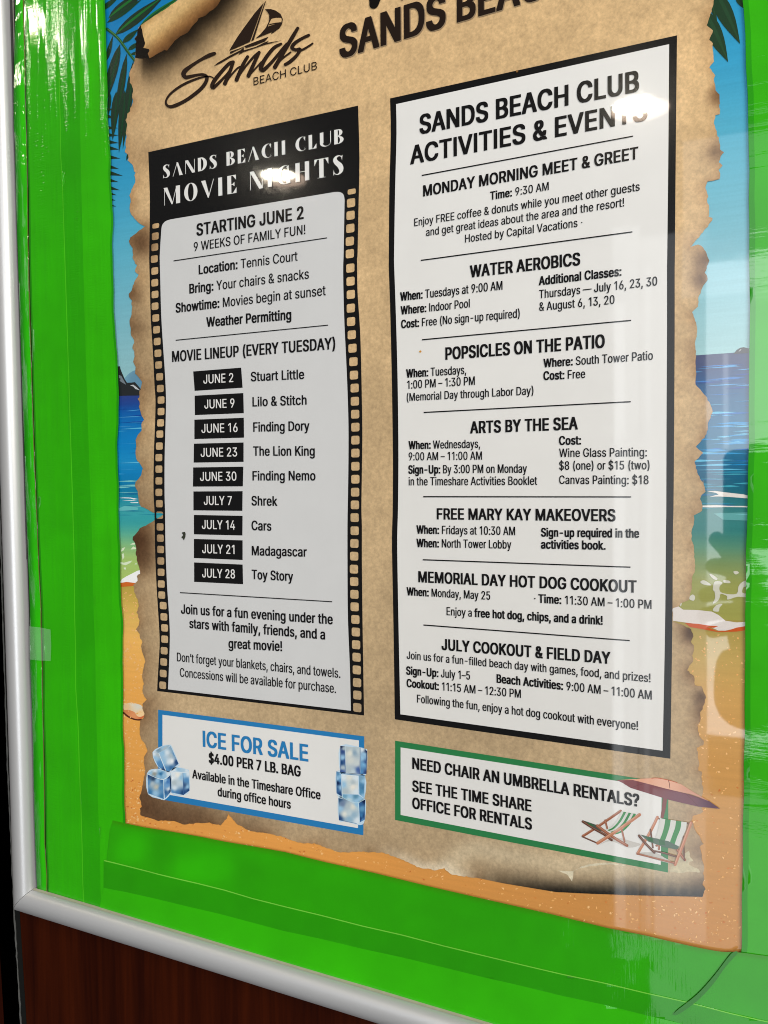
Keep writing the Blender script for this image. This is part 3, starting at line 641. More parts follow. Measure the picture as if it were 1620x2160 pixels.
panel = empty('wall_panel', P(420, 2140, H_WALL))
tag(panel, 'dark red brown wood veneer wall panel below the silver frame', 'wall panel')
EDGE = [(-22, 300), (4, 1290), (14, 1600), (28, 1919), (43, 2165), (52, 2330)]
wv = slab('veneer', [(x + 13, y) for x, y in EDGE] + [(2300, 2900), (2300, -400), (-30, -300)], H_WALL - 0.02, H_WALL, M_WOOD)
eb = slab('edge_band', [(x + 2.6, y) for x, y in EDGE] + [(x + 13, y) for x, y in reversed(EDGE)], H_WALL - 0.02, H_WALL + 0.0003, M_EDGE)
rnd = random.Random(3)
ew = slab('worn_edge', [(x + rnd.uniform(-.6, .6), y) for x, y in ragged(EDGE, 0.5, 12, False, 5)] +
          [(x + 2.6 + rnd.uniform(-.7, .4), y) for x, y in reversed(ragged(EDGE, 0.6, 9, False, 6))], H_WALL - 0.02, H_WALL + 0.0006, M_SCUFF)
for o in (wv, eb, ew):
    o.parent = panel
    o.matrix_parent_inverse = Matrix.Translation(-panel.location)
void = slab('wall', [(-900, -900), (400, -900), (400, 2900), (-900, 2900)], -0.10, -0.09, M_DARK)  # near-black sheet: the gap's deep shade is put into its colour
tag(void, 'black sheet standing for the shade in the gap beside the wood panel', 'wall')
npn = slab('neighbour_panel', [(-400, 700), (-12, 700), (0, 2019), (8.5, 2160), (20, 2400), (-400, 2400)], -0.0602, -0.06, M_WOOD)
npn.name = 'wall_panel'
tag(npn, 'sliver of red brown panel across the black gap from the frame', 'wall panel')

# ------------------------------------------------------------------ silver snap frame


def metal():
    m = bpy.data.materials.new('satin_aluminium')
    m.use_nodes = True
    nt = m.node_tree
    b = nt.nodes['Principled BSDF']
    b.inputs['Base Color'].default_value = (0.62, 0.62, 0.63, 1)
    b.inputs['Metallic'].default_value = 0.4
    b.inputs['Roughness'].default_value = 0.42
    tc = N(nt, 'ShaderNodeTexCoord')
    no = N(nt, 'ShaderNodeTexNoise')
    no.inputs['Scale'].default_value = 1500
    no.inputs['Detail'].default_value = 3
    nt.links.new(tc.outputs['Object'], no.inputs['Vector'])
    mr = N(nt, 'ShaderNodeMapRange')
    mr.inputs['To Min'].default_value = 0.34
    mr.inputs['To Max'].default_value = 0.5
    nt.links.new(no.outputs['Fac'], mr.inputs['Value'])
    nt.links.new(mr.outputs[0], b.inputs['Roughness'])
    bp = N(nt, 'ShaderNodeBump')
    bp.inputs['Strength'].default_value = 0.15
    bp.inputs['Distance'].default_value = 0.0003
    nt.links.new(no.outputs['Fac'], bp.inputs['Height'])
    nt.links.new(bp.outputs[0], b.inputs['Normal'])
    return m


M_METAL = metal()
M_LIP = simple('cream_inner_lip', (0.42, 0.40, 0.30), 0.5)
M_GROOVE = simple('frame_groove', (0.012, 0.011, 0.010), 0.7)
HR = 0.0005
WIDE = 1.27
a0, a1, a2 = P(16, -60, HR), P(75, 1873, HR), P(1040, 2158, HR)
dl = (a0 - a1).normalized()
db = (a2 - a1).normalized()
nl, nb = Vector((-dl.z, 0, dl.x)), Vector((db.z, 0, -db.x))
if nl.x > 0:
    nl = -nl
if nb.z > 0:
    nb = -nb


def corner(t):
    """Mitre point of the two inner edge lines moved outwards by t."""
    p, q = a1 + nl * t, a1 + nb * t
    den = dl.x * db.z - dl.z * db.x
    w = q - p
    s = (w.x * db.z - w.z * db.x) / den
    return p + dl * s


PROFILE = [(0.0, -0.002), (0.0, 0.0042), (0.0003, 0.0058), (0.0012, 0.0084), (0.003, 0.0110), (0.0058, 0.0126), (0.009, 0.0124), (0.0122, 0.0112),
           (0.0152, 0.0092), (0.018, 0.0064), (0.0205, 0.0030), (0.0226, -0.0012), (0.024, -0.006), (0.0245, -0.0115)]


def rail(name, d, length, parent):
    v, f = [], []
    k = len(PROFILE)
    for (t, h) in PROFILE:
        c = corner(t * WIDE)
        for s in (0.00022, length):
            p = c + d * s
            v.append((p.x, -h, p.z))
    for i in range(k - 1):
        f.append((2 * i, 2 * i + 1, 2 * i + 3, 2 * i + 2))
    me = bpy.data.meshes.new(name)
    me.from_pydata(v, [], f)
    o = link_mesh(name, me, M_METAL, parent)
    bm = bmesh.new()
    bm.from_mesh(me)
    bmesh.ops.recalc_face_normals(bm, faces=bm.faces)
    up = sum((fc.normal.y for fc in bm.faces))
    if up > 0:
        bmesh.ops.reverse_faces(bm, faces=bm.faces)
    for fc in bm.faces:
        fc.smooth = True
    bm.to_mesh(me)
    bm.free()
    return o


def lip(name, d, length, t0, t1, h, mat, parent, h2=None):
    c0, c1 = corner(t0), corner(t1)
    h2 = h if h2 is None else h2
    v = [(c0.x, -h, c0.z), ((c0 + d * length).x, -h, (c0 + d * length).z), ((c1 + d * length).x, -h2, (c1 + d * length).z), (c1.x, -h2, c1.z)]
    me = bpy.data.meshes.new(name)
    me.from_pydata(v, [], [(0, 1, 2, 3)])
    for p in me.polygons:
        if p.normal.y > 0:
            p.flip()
    return link_mesh(name, me, mat, parent)


frame = empty('picture_frame')
tag(frame, 'silver aluminium snap frame with rounded rails around the poster', 'frame')
r1 = rail('rail', dl, 1.6, frame)
r2 = rail('rail', db, 1.9, frame)
lip('inner_lip', db, 1.9, -0.0010, -0.0001, 0.0022, M_LIP, r2, 0.0048)
bk = slab('backing_board', [(2, -200), (1900, -200), (1900, 2430), (1040, 2176), (62, 1886)], H_WALL + 0.0008, -0.0016, M_GROOVE, frame)
# gap beside the upright rail: its shade painted as dark strips, cover edge paler
for (x0, x1, hh, col) in ((19.5, 23.5, 0.0, (0.03, 0.03, 0.028)), (24.5, 27.5, 0.001, (0.20, 0.19, 0.17)), (28.0, 30.5, 0.0006, (0.004, 0.004, 0.004))):
    sh = [P(x0, -40, hh), P(x1, -40, hh), P(x1 + 33, 1180, hh), P(x0 + 36, 1180, hh)]
    me = bpy.data.meshes.new('groove')
    me.from_pydata([tuple(p) for p in sh], [], [(0, 1, 2, 3)])
    for p in me.polygons:
        if p.normal.y > 0:
            p.flip()
    link_mesh('groove', me, simple('groove_grey', col, 0.4, 0.3), r1)

# ------------------------------------------------------------------ poster: scenery
poster = empty('poster')
tag(poster, 'glossy beach poster with parchment scroll listing movie nights and activities', 'poster')


def lev(yl, x):
    return yl + (x - 265) / 1285 * 0.40 * (yl - 1056)


def unlev(p):
    k = 0.40 * (p[:, 0] - 265) / 1285
    return (p[:, 1] + 1056 * k) / (1 + k)


def table(rows):
    ys = [r[0] for r in rows]
    cs = np.array([r[1] for r in rows], float)

    def fn(p):
        y = unlev(p)
        return np.stack([np.interp(y, ys, cs[:, i]) for i in range(3)], 1)
    return fn


XL, XR = 200, 1600


def duller(fn, k=(.13, .11, .02)):
    """Darkens the sea and sand tones towards the right."""
    def f(p):
        t = np.clip((p[:, 0] - 700) / 700, 0, 1)[:, None]
        return fn(p) * (1 - t * np.array(k))
    return f


sky = Sheet(H_SHEET)
sky.grad([(XL, -30), (XR, -30), (XR, lev(833, XR)), (XL, lev(833, XL))],
         table([(-40, (12, 116, 176)), (60, (18, 124, 184)), (220, (35, 138, 188)), (380, (52, 152, 194)), (520, (88, 172, 198)), (660, (118, 180, 196)), (833, (148, 190, 194))]), 24)
sky.build('sky_print', M_SKY, poster)
sea = Sheet(H_SHEET + 0.00002)
sea.grad([(XL, lev(833, XL)), (XR, lev(833, XR)), (XR, lev(1236, XR)), (XL, lev(1236, XL))],
         duller(table([(833, (44, 64, 130)), (852, (34, 66, 138)), (862, (18, 84, 160)), (880, (16, 100, 172)), (905, (14, 118, 184)), (940, (12, 126, 190)), (975, (26, 138, 194)),
                (1000, (14, 124, 184)), (1030, (14, 118, 162)), (1050, (30, 134, 158)), (1075, (60, 160, 168)), (1100, (52, 156, 162)), (1125, (88, 172, 150)),
                (1150, (132, 184, 126)), (1180, (164, 194, 112)), (1236, (172, 196, 104))]), (.10, .22, .26)), 12)
sea_o = sea.build('sea_print', M_SKY, poster)
sand = Sheet(H_SHEET + 0.00004)
sand.grad([(XL, lev(1236, XL)), (XR, lev(1236, XR)), (XR, 2060), (XL, 1840)],
          duller(table([(1236, (182, 158, 72)), (1262, (200, 170, 82)), (1300, (222, 182, 96)), (1350, (236, 180, 96)), (1450, (232, 168, 84)), (1600, (226, 160, 80)), (1760, (224, 152, 76)), (1850, (214, 140, 70))])), 20)
sand_o = sand.build('sand_print', M_SKY, poster)

rnd = random.Random(11)
st = Sheet(H_ART)
for i in range(150):
    yl = rnd.uniform(846, 1090)
    side = rnd.random() < 0.42
    x0 = rnd.uniform(225, 330) if side else rnd.uniform(1400, 1560)
    L = rnd.uniform(18, 120)
    t = rnd.uniform(0.6, 2.4)
    if yl < 900:
        c = rnd.choice([(30, 110, 185), (70, 150, 205), (20, 70, 150)])
    elif yl < 1010:
        c = rnd.choice([(50, 150, 205), (90, 180, 215), (10, 100, 175), (20, 140, 200)])
    else:
        c = rnd.choice([(60, 160, 180), (20, 105, 150), (120, 195, 200), (30, 130, 160)])
    mid = x0 + L * rnd.uniform(.3, .7)
    st.poly([(x0, lev(yl, x0)), (mid, lev(yl - t, mid)), (x0 + L, lev(yl, x0 + L)), (mid, lev(yl + t * .6, mid))], c)
st.build('water_streaks', M_INK, sea_o)
fo = Sheet(H_ART + 0.00005)
W_ = (220, 214, 208)
v5, v2r = Z(230, 960, 5.4), Z(1400, 1000, 4.1545)
for pts in ([(105, 488), (180, 482), (245, 484), (290, 492), (330, 500), (280, 505), (245, 494), (180, 491)], [(150, 516), (250, 512), (325, 522), (250, 520)],
            [(235, 540), (330, 536), (335, 546), (260, 546)]):
    fo.poly(v5(pts), (232, 238, 238))
for pts in ([(110, 605), (180, 578), (260, 586), (330, 598), (330, 622), (200, 632), (110, 640)],):
    fo.poly(v5(pts), (98, 182, 186))
for pts in ([(380, 150), (450, 148), (560, 162), (700, 178), (745, 190), (745, 214), (600, 202), (480, 196), (400, 198), (480, 180), (460, 165)],
            [(340, 276), (460, 272), (560, 278), (745, 280), (745, 291), (560, 289), (420, 292), (340, 290)]):
    fo.poly(v2r(pts), W_)
for pts in ([(440, 345), (745, 335), (745, 408), (520, 400)],):
    fo.poly(v2r(pts), (92, 160, 160))
# surf on the beach
L_ = (214, 228, 196)
for pts in ([(135, 1095), (150, 1060), (185, 1048), (165, 1085), (140, 1100)], [(145, 1130), (165, 1115), (175, 1160), (155, 1195)], [(240, 1020), (270, 1000), (310, 1000), (290, 1020)],
            [(245, 1075), (275, 1040), (315, 1060), (300, 1072)], [(120, 1215), (170, 1225), (265, 1200), (240, 1230), (190, 1255), (130, 1240)], [(165, 1280), (195, 1280), (190, 1305), (170, 1300)],
            [(290, 1245), (310, 1225), (320, 1245)]):
    fo.poly(v5(pts), L_)
fo.poly(v5([(120, 1450), (150, 1410), (200, 1380), (260, 1350), (320, 1318), (400, 1300), (400, 1480), (300, 1455), (200, 1448), (120, 1458)]), (244, 242, 240))
fo.poly(v5([(115, 1458), (200, 1444), (300, 1456), (400, 1480), (400, 1510), (290, 1490), (200, 1496), (115, 1502)]), (204, 104, 42))
G_ = (202, 200, 184)
for pts in ([(400, 878), (425, 880), (470, 912), (460, 928), (430, 915)], [(525, 930), (575, 935), (582, 955), (530, 952)], [(610, 855), (640, 850), (660, 865), (630, 880)],
            [(320, 945), (350, 930), (390, 950), (415, 975), (350, 968)],
            [(445, 945), (490, 940), (515, 955), (490, 985), (495, 1030), (550, 1050), (640, 1048), (655, 985), (690, 945), (745, 930), (745, 985), (700, 990), (690, 1040), (745, 1050), (745, 1080), (650, 1075),
             (560, 1100), (555, 1068), (500, 1050), (490, 1085), (470, 1115), (430, 1135), (450, 1085), (445, 1030), (430, 1010)],
            [(430, 1195), (460, 1150), (515, 1138), (490, 1170), (480, 1205)], [(220, 1090), (250, 1055), (275, 1075), (262, 1110)], [(140, 1130), (160, 1120), (150, 1160)]):
    fo.poly(v2r(smooth(pts, 3, True)), G_)
fo.poly(v2r([(40, 1170), (130, 1160), (170, 1188), (300, 1192), (420, 1205), (480, 1235), (540, 1285), (640, 1300), (760, 1292), (760, 1335), (640, 1350), (540, 1372), (480, 1372), (420, 1345), (300, 1315), (170, 1298), (40, 1280)]), (218, 210, 205))
fo.poly(v2r([(185, 1305), (300, 1312), (400, 1328), (480, 1332), (440, 1348), (380, 1340), (470, 1376), (560, 1372), (640, 1345), (760, 1325), (760, 1362), (640, 1380), (480, 1385), (330, 1358), (230, 1340)]), (196, 84, 34))
fo.build('surf_foam', M_INK, sea_o)

fl = Sheet(H_ART)
rnd = random.Random(23)


def fleck(x, y, s):
    a = rnd.uniform(0, math.pi)
    n = rnd.choice([3, 4, 4, 5])
    pts = []
    for i in range(n):
        t = a + 2 * math.pi * i / n
        r = s * rnd.uniform(.4, 1.3) * (1.0 if i % 2 else .55)
        pts.append((x + r * math.cos(t) * 1.3, y + r * math.sin(t)))
    return pts


for i in range(1400):
    z = rnd.random()
    if z < .30:
        x, yl = rnd.uniform(258, 316), rnd.uniform(1248, 1740)
        y = yl
    elif z < .72:
        x = rnd.uniform(262, 1560)
        y = 1730 + (x - 262) * 0.182 + rnd.uniform(-75, 8) + (30 if x > 700 else 0)
    else:
        x, y = rnd.uniform(1420, 1575), rnd.uniform(1335, 1960)
    deep = rnd.random() < .3 and y > 1640
    c = rnd.choice([(198, 116, 56), (208, 130, 64)]) if deep else rnd.choice([(236, 184, 116), (240, 194, 132), (232, 176, 104)])
    fl.poly(fleck(x, y, rnd.uniform(0.9, 4.0 if not deep else 3.4)), c)
fl.build('sand_flecks', M_INK, sand_o)

# islands
isl = Sheet(H_ART)
v4 = Z(230, 580, 5.4)
isl.grad(v4([(160, 1200), (190, 1160), (230, 1120), (270, 1095), (320, 1078), (420, 1075), (420, 1370), (160, 1370)]), idw([(250, 1090 / 5.4 + 580, (120, 170, 190)), (290, 800, (96, 140, 165))]), 6)
isl.poly(v4([(40, 1042), (125, 1040), (130, 1070), (150, 1120), (180, 1190), (205, 1228), (250, 1226), (295, 1220), (330, 1260), (370, 1310), (420, 1340), (420, 1372), (40, 1378)]), (38, 42, 44))
isl.poly(v4([(112, 1140), (140, 1150), (165, 1195), (195, 1250), (150, 1225), (112, 1200)]), (112, 122, 130))
isl.poly(v4([(112, 1170), (132, 1182), (128, 1200), (112, 1210)]), (46, 50, 54))
isl.poly(v4([(240, 1258), (275, 1250), (310, 1275), (345, 1308), (400, 1330), (300, 1298), (275, 1270)]), (186, 192, 196))
v1r = Z(1400, 500, 4.1545)
isl.build('island', M_INK, sea_o)
isl = Sheet(H_ART)
isl.poly(v1r([(610, 1024), (640, 990), (670, 970), (700, 965), (745, 975), (800, 960), (800, 1014)]), (52, 48, 54))
isl.poly(v1r([(655, 1003), (672, 982), (682, 985), (668, 1002)]), (150, 150, 150))
isl.build('island', M_INK, sea_o)

# shell on the sand
shl = Sheet(H_ART + 0.00008)
v6 = Z(240, 1340, 5.4)
shl.poly(v6(smooth([(85, 860), (110, 895), (160, 935), (230, 965), (300, 972), (325, 955), (200, 920)], 4, True)), (86, 42, 26))
shl.grad(v6(smooth([(90, 815), (100, 850), (140, 895), (200, 935), (270, 955), (330, 945), (350, 925), (345, 890), (300, 862), (200, 850)], 4, True)),
         idw([(262, 1498, (206, 130, 80)), (285, 1510, (224, 150, 100)), (300, 1512, (210, 110, 66))]), 4)
shl.grad(v6(smooth([(92, 815), (120, 785), (190, 768), (260, 780), (320, 805), (338, 860), (350, 905), (300, 930), (262, 915), (235, 875), (170, 850), (120, 850)], 4, True)),
         idw([(270, 1490, (226, 190, 140)), (280, 1485, (222, 212, 190)), (292, 1490, (214, 212, 198)), (298, 1505, (244, 204, 150))]), 4)
shl.build('seashell_print', M_INK, sand_o)

# palm fronds
vp1, vp3, vp0r = Z(220, 0, 5.4), Z(210, 200, 5.4), Z(1400, 0, 4.1545)
D1, D2, D3 = (22, 62, 38), (30, 104, 44), (30, 52, 38)
pf = Sheet(H_ART + 0.0001)


def leaf(a, b, w, c1, c2, conv, bend=0.0):
    """Pointed blade from a to b with a lighter upper half."""
    dx, dy = b[0] - a[0], b[1] - a[1]
    l = math.hypot(dx, dy)
    nx, ny = -dy / l, dx / l
    mid, up, dn = [], [], []
    for t in np.linspace(0, 1, 9):
        s = w * math.sin(math.pi * min(1, t ** 0.75)) * 0.5
        o = bend * math.sin(math.pi * t)
        x, y = a[0] + dx * t + nx * o, a[1] + dy * t + ny * o
        mid.append((x, y))
        up.append((x + nx * s, y + ny * s))
        dn.append((x - nx * s, y - ny * s))
    pf.poly(conv(up + dn[::-1][1:-1]), c1)
    q = [(m[0] * .55 + u[0] * .45, m[1] * .55 + u[1] * .45) for m, u in zip(mid, dn)]
    pf.poly(conv(mid + q[::-1][1:-1]), c2)


for (a, b, w, c1, c2) in (((-60, 130), (180, -50), 60, D1, D3), ((45, 210), (480, -120), 120, D3, D2), ((30, 260), (430, -10), 70, D1, D3), ((120, 400), (700, -60), 120, D3, D2),
                          ((205, 490), (390, 330), 66, D1, D3), ((270, 570), (420, 470), 50, D1, D3), ((300, 620), (420, 590), 36, D1, D3), ((400, 300), (880, -50), 74, D2, D1),
                          ((20, 700), (100, 400), 50, D3, D1), ((180, 500), (-40, 1300), 110, D3, D1), ((255, 610), (110, 1500), 78, D3, D1), ((330, 690), (210, 1700), 84, D3, D1)):
    leaf(a, b, w, c1, c2, vp1)
add_stroke(pf, [(30, 330, 34), (160, 440, 32), (260, 580, 30), (345, 690, 28)], (24, 76, 40), vp1)
add_stroke(pf, [(40, 330, 10), (160, 436, 9), (345, 684, 6)], (70, 130, 66), vp1)
for (a, b, w, c1, c2) in (((190, -40), (148, 520), 84, D3, D1), ((290, -60), (220, 660), 84, D3, D1), ((120, -20), (100, 240), 40, D3, D1), ((330, 660), (305, 750), 24, D3, D1)):
    leaf(a, b, w, c1, c2, vp3)
for (y, x, w, dy) in ((165, 140, 30, -4), (250, 150, 40, 4), (378, 212, 40, 0), (460, 215, 44, 2), (540, 218, 50, 8), (610, 222, 56, 12), (712, 236, 56, 14), (822, 222, 56, 22), (895, 268, 64, 28),
                      (975, 218, 50, 18), (1062, 232, 56, 24), (1125, 196, 44, 18), (1188, 182, 40, 16), (1255, 192, 38, 18)):
    pf.poly(vp3([(60, y - w * .6), (110, y - w * .5), (x, y + dy), (130, y + w * .35), (60, y + w * .4)]), (34, 54, 40))
for (a, b, w) in (((420, -120), (670, 385), 150), ((330, 60), (565, 545), 150), ((640, -60), (730, 90), 80), ((380, -80), (470, 200), 50)):
    leaf(a, b, w, (34, 60, 40), (38, 70, 46), vp0r)
pf.build('palm_fronds', M_INK, poster)

# ------------------------------------------------------------------ parchment
v3b, v4b = Z(260, 1680, 2.53125), Z(880, 1740, 2.189)
v3r = Z(1400, 1500, 4.1545)
TEAR = []
TEAR += [(392, -30)] + vp1([(840, 0), (700, 100), (550, 195), (412, 290), (380, 340), (375, 400), (342, 440), (365, 470), (358, 560), (352, 660), (345, 700), (300, 790), (285, 830), (290, 940), (310, 960), (328, 1010), (318, 1075)])
TEAR += vp3([(372, 5), (378, 80), (350, 150), (345, 190), (318, 215), (310, 262), (295, 290), (312, 330), (300, 430), (308, 460), (298, 540), (303, 600), (290, 650), (325, 680), (330, 720), (322, 745), (350, 775),
             (388, 825), (392, 870), (412, 885), (400, 915), (405, 1000), (365, 1080), (340, 1150), (355, 1220), (345, 1300), (360, 1360), (410, 1420), (460, 1470), (520, 1500), (480, 1530), (420, 1575), (345, 1625),
             (350, 1640), (332, 1665), (345, 1700), (375, 1745), (378, 1850), (405, 1920), (428, 1940), (405, 2010), (445, 2045)])
TEAR += v4([(335, 0), (305, 50), (270, 120), (255, 180), (225, 215), (225, 250), (258, 290), (252, 330), (265, 360), (255, 450), (235, 510), (245, 600), (250, 690), (285, 735), (285, 770), (265, 835), (285, 870),
            (285, 950), (275, 990), (305, 1050), (295, 1120), (330, 1160), (375, 1215), (370, 1260), (345, 1330), (345, 1390), (328, 1410), (345, 1440), (345, 1520), (365, 1580), (398, 1650), (375, 1680), (370, 1770),
            (330, 1820), (305, 1880), (310, 1920), (300, 2010), (305, 2050)])
TEAR += v5([(310, 40), (345, 90), (385, 150), (365, 230), (300, 310), (295, 350), (325, 410), (335, 480), (345, 550), (370, 590), (420, 610), (505, 655), (600, 662), (628, 672), (540, 725), (515, 740), (440, 785), (350, 835),
            (310, 890), (275, 930), (270, 965), (290, 990), (310, 1060), (305, 1110), (318, 1190), (345, 1280), (355, 1350), (315, 1380), (325, 1430), (300, 1455), (275, 1480), (290, 1560), (330, 1660), (340, 1720),
            (315, 1790), (350, 1880), (335, 1940), (310, 1980), (350, 2040)])
TEAR += v6([(295, 5), (325, 80), (315, 130), (335, 220), (358, 300), (335, 390), (322, 480), (342, 550), (330, 600), (335, 660), (350, 700), (375, 730), (330, 780), (325, 830), (350, 890), (345, 930), (305, 965), (295, 1040),
            (295, 1130), (310, 1180), (345, 1220), (385, 1320), (345, 1390), (345, 1470), (358, 1540), (345, 1640), (325, 1720), (312, 1800), (290, 1850), (310, 1900), (320, 1950), (300, 1970), (300, 2030)])
TEAR += v3b([(92, 100), (140, 115), (190, 130), (260, 130), (330, 150), (400, 140), (460, 140), (520, 155), (550, 120), (562, 92), (585, 125), (610, 150), (680, 185), (760, 195), (850, 215), (920, 240), (960, 250), (1020, 250),
             (1075, 270), (1160, 300), (1260, 295), (1390, 300), (1440, 320), (1520, 350)])
TEAR += v4b([(0, 195), (90, 210), (125, 200), (160, 230), (280, 245)])
N_TORN1 = len(TEAR)
TEAR += v4b([(400, 270), (520, 290), (640, 310), (800, 318), (1000, 325), (1318, 333)])
N_TORN2 = len(TEAR)
TEAR += v3r([(350, 1600), (365, 1560), (340, 1520), (355, 1480), (345, 1420), (355, 1360), (335, 1300), (325, 1220), (315, 1190), (350, 1165), (320, 1110), (285, 1060), (265, 1010), (245, 960), (255, 920), (300, 905), (345, 880),
             (335, 830), (330, 770), (350, 690), (335, 640), (335, 530), (305, 520), (310, 450), (300, 380), (292, 320), (345, 300), (350, 260), (320, 230), (300, 170), (295, 120), (320, 90), (318, 10)])
TEAR += v2r([(340, 2060), (370, 1960), (345, 1900), (330, 1860), (275, 1850), (265, 1770), (205, 1720), (225, 1680), (260, 1640), (250, 1590), (265, 1540), (265, 1500), (240, 1470), (260, 1420), (240, 1360), (185, 1330),
             (80, 1285), (80, 1175), (135, 1160), (150, 1130), (215, 1110), (230, 1050), (245, 1010), (245, 960), (250, 900), (275, 840), (265, 640), (245, 580), (245, 500), (270, 400), (265, 360), (335, 320), (340, 280),
             (320, 220), (330, 185), (365, 155), (360, 110), (345, 50)])
TEAR += v1r([(340, 2150), (300, 2080), (270, 1970), (345, 1890), (280, 1840), (355, 1760), (385, 1690), (385, 1640), (430, 1530), (415, 1480), (380, 1410), (325, 1340), (280, 1290), (285, 1200), (280, 1130), (285, 1000),
             (275, 920), (290, 850), (285, 750), (250, 660), (300, 610), (305, 530), (345, 430), (385, 380), (380, 340), (360, 310), (400, 205), (370, 130), (345, 90), (300, 65), (230, 90)])
TEAR += vp0r([(330, 2050), (410, 1950), (430, 1910), (395, 1900), (395, 1800), (380, 1760), (390, 1720), (365, 1650), (385, 1590), (490, 1570), (495, 1520), (480, 1490), (515, 1450), (480, 1420), (500, 1370), (530, 1335),
              (495, 1310), (490, 1250), (465, 1150), (440, 1080), (455, 1010), (490, 1000), (490, 830), (455, 790), (440, 700), (450, 660), (400, 590), (440, 540), (435, 470), (430, 380), (400, 350), (430, 265), (375, 220), (420, 100), (440, 0)])
TEAR += [(1508, -30)]
t1 = ragged(TEAR[:5], 0.2, 8, False, 1)[:-1] + ragged(TEAR[4:N_TORN1], 1.1, 4.5, False, 2)[:-1]
t2 = TEAR[N_TORN1 - 1:N_TORN2 - 1]
t3 = ragged(TEAR[N_TORN2 - 1:], 1.1, 4.5, False, 4)
TORN = [p[:2] for p in t1 + t2 + t3]
TEDGE = np.array([p for p in TORN if p[1] > -20])
LIFT = vp1([(515, 665), (560, 640), (680, 570), (760, 520), (870, 410), (950, 370), (1010, 290), (1060, 240), (1150, 180), (1240, 110), (1320, 10), (1380, -60)])
ROLLB = np.array(smooth(LIFT, 6))
CURLB = np.array(smooth(v4b([(280, 245), (400, 270), (520, 290), (640, 310), (800, 318), (1000, 325), (1318, 333)]), 6))


def near(p, q):
    out = np.empty(len(p))
    for i in range(0, len(p), 4000):
        s = p[i:i + 4000]
        out[i:i + 4000] = np.sqrt(((s[:, None] - q[None]) ** 2).sum(2).min(1))
    return out


def vnoise(p, s, seed=0):
    """Smooth value noise in photograph pixels."""
    rs = np.random.RandomState(seed)
    g = rs.rand(64, 64)
    q = p / s
    i = np.floor(q).astype(int)
    f = q - i
    f = f * f * (3 - 2 * f)
    a = g[i[:, 0] % 64, i[:, 1] % 64]
    b = g[(i[:, 0] + 1) % 64, i[:, 1] % 64]
    c = g[i[:, 0] % 64, (i[:, 1] + 1) % 64]
    d = g[(i[:, 0] + 1) % 64, (i[:, 1] + 1) % 64]
    return (a * (1 - f[:, 0]) + b * f[:, 0]) * (1 - f[:, 1]) + (c * (1 - f[:, 0]) + d * f[:, 0]) * f[:, 1]


BURNS = [(298, 512, 34, .75), (288, 1140, 40, .95), (300, 1180, 30, .6), (278, 622, 22, .5), (285, 690, 24, .35), (300, 1060, 40, .15), (330, 1720, 70, .65), (410, 1740, 60, .6), (300, 1690, 40, .5), (525, 1760, 50, .35),
         (1488, 550, 26, .7), (1478, 590, 22, .6), (1515, 205, 22, .6), (1512, 320, 22, .5), (1458, 1335, 22, .95), (1478, 1470, 16, .7), (1482, 1500, 18, .5), (1455, 1420, 22, .3), (1480, 1860, 34, .5), (1478, 1800, 30, .4),
         (320, 330, 30, .2), (300, 800, 40, .15), (300, 1500, 50, .25), (1090, 1800, 10, .0)]


def parch(p):
    x, y = p[:, 0], p[:, 1]
    t = np.clip((y - 100) / 1600, 0, 1)[:, None]
    base = np.array([213, 179, 132.]) * (1 - t) + np.array([181, 157, 123.]) * t
    lo = vnoise(p, 150, 1) * .6 + vnoise(p, 60, 2) * .4 - .5
    base = base * (1 + .16 * lo[:, None])
    left = np.clip((345 - x) / 70, 0, 1)[:, None] * np.clip((y - 520) / 120, 0, 1)[:, None]
    base = base * (1 - .13 * left)
    d = near(p, TEDGE)
    w = (np.exp(-d / 16) * (.06 + .46 * vnoise(p, 28, 3)))[:, None]
    base = base * (1 - w) + np.array([120, 78, 42.]) * w
    for (bx, by, r, s) in BURNS:
        g = (np.exp(-((x - bx) ** 2 + (y - by) ** 2) / (r * r)) * s)[:, None]
        base = base * (1 - g) + np.array([72, 46, 28.]) * g
    # printed shade under the rolled corner
    dr = near(p, ROLLB)
    g = np.exp(-(dr / 44) ** 1.6)
    g = np.where(x < 300, g * np.clip((x - 270) / 40, 0, 1), g)
    g = (g * .97)[:, None]
    base = base * (1 - g) + np.array([26, 18, 9.]) * g
    # lower curl: pale ridge, then the dark turned-under edge
    dc = near(p, CURLB)
    rr = np.clip((x - 960) / 220, 0, 1)
    g = (np.exp(-(dc / 24) ** 1.5) * rr * .97)[:, None]
    base = base * (1 - g) + np.array([14, 14, 12.]) * g
    pale = (np.exp(-((dc - 60) / 26) ** 2) * np.clip((x - 640) / 260, 0, 1) * .45)[:, None]
    base = base * (1 - pale) + np.array([222, 208, 178.]) * pale
    pale = (np.exp(-(d / 16) ** 2) * np.clip((x - 780) / 90, 0, 1) * np.clip((1020 - x) / 60, 0, 1) * np.clip((y - 1700) / 60, 0, 1) * .8)[:, None]
    base = base * (1 - pale) + np.array([224, 210, 184.]) * pale
    return base


pa = Sheet(H_PARCH)
pa.grad(TORN, parch, 6.0)
parchment = pa.build('parchment_print', M_PARCH, poster)

ROLL_O = [(392, -30)] + vp1([(840, 0), (700, 100), (550, 195), (412, 290), (430, 340), (440, 400), (465, 490), (445, 545), (510, 560), (515, 580), (495, 610), (515, 665), (560, 640), (680, 570), (715, 575), (760, 520), (800, 465),
                             (870, 410), (950, 370), (1010, 290), (1060, 240), (1075, 205), (1150, 180), (1200, 130), (1240, 110), (1290, 60), (1320, 10)]) + [(470, -30)]
_e = np.array([[296, 54], [392, -30]], float)
_n = np.array([0.66, 0.75])


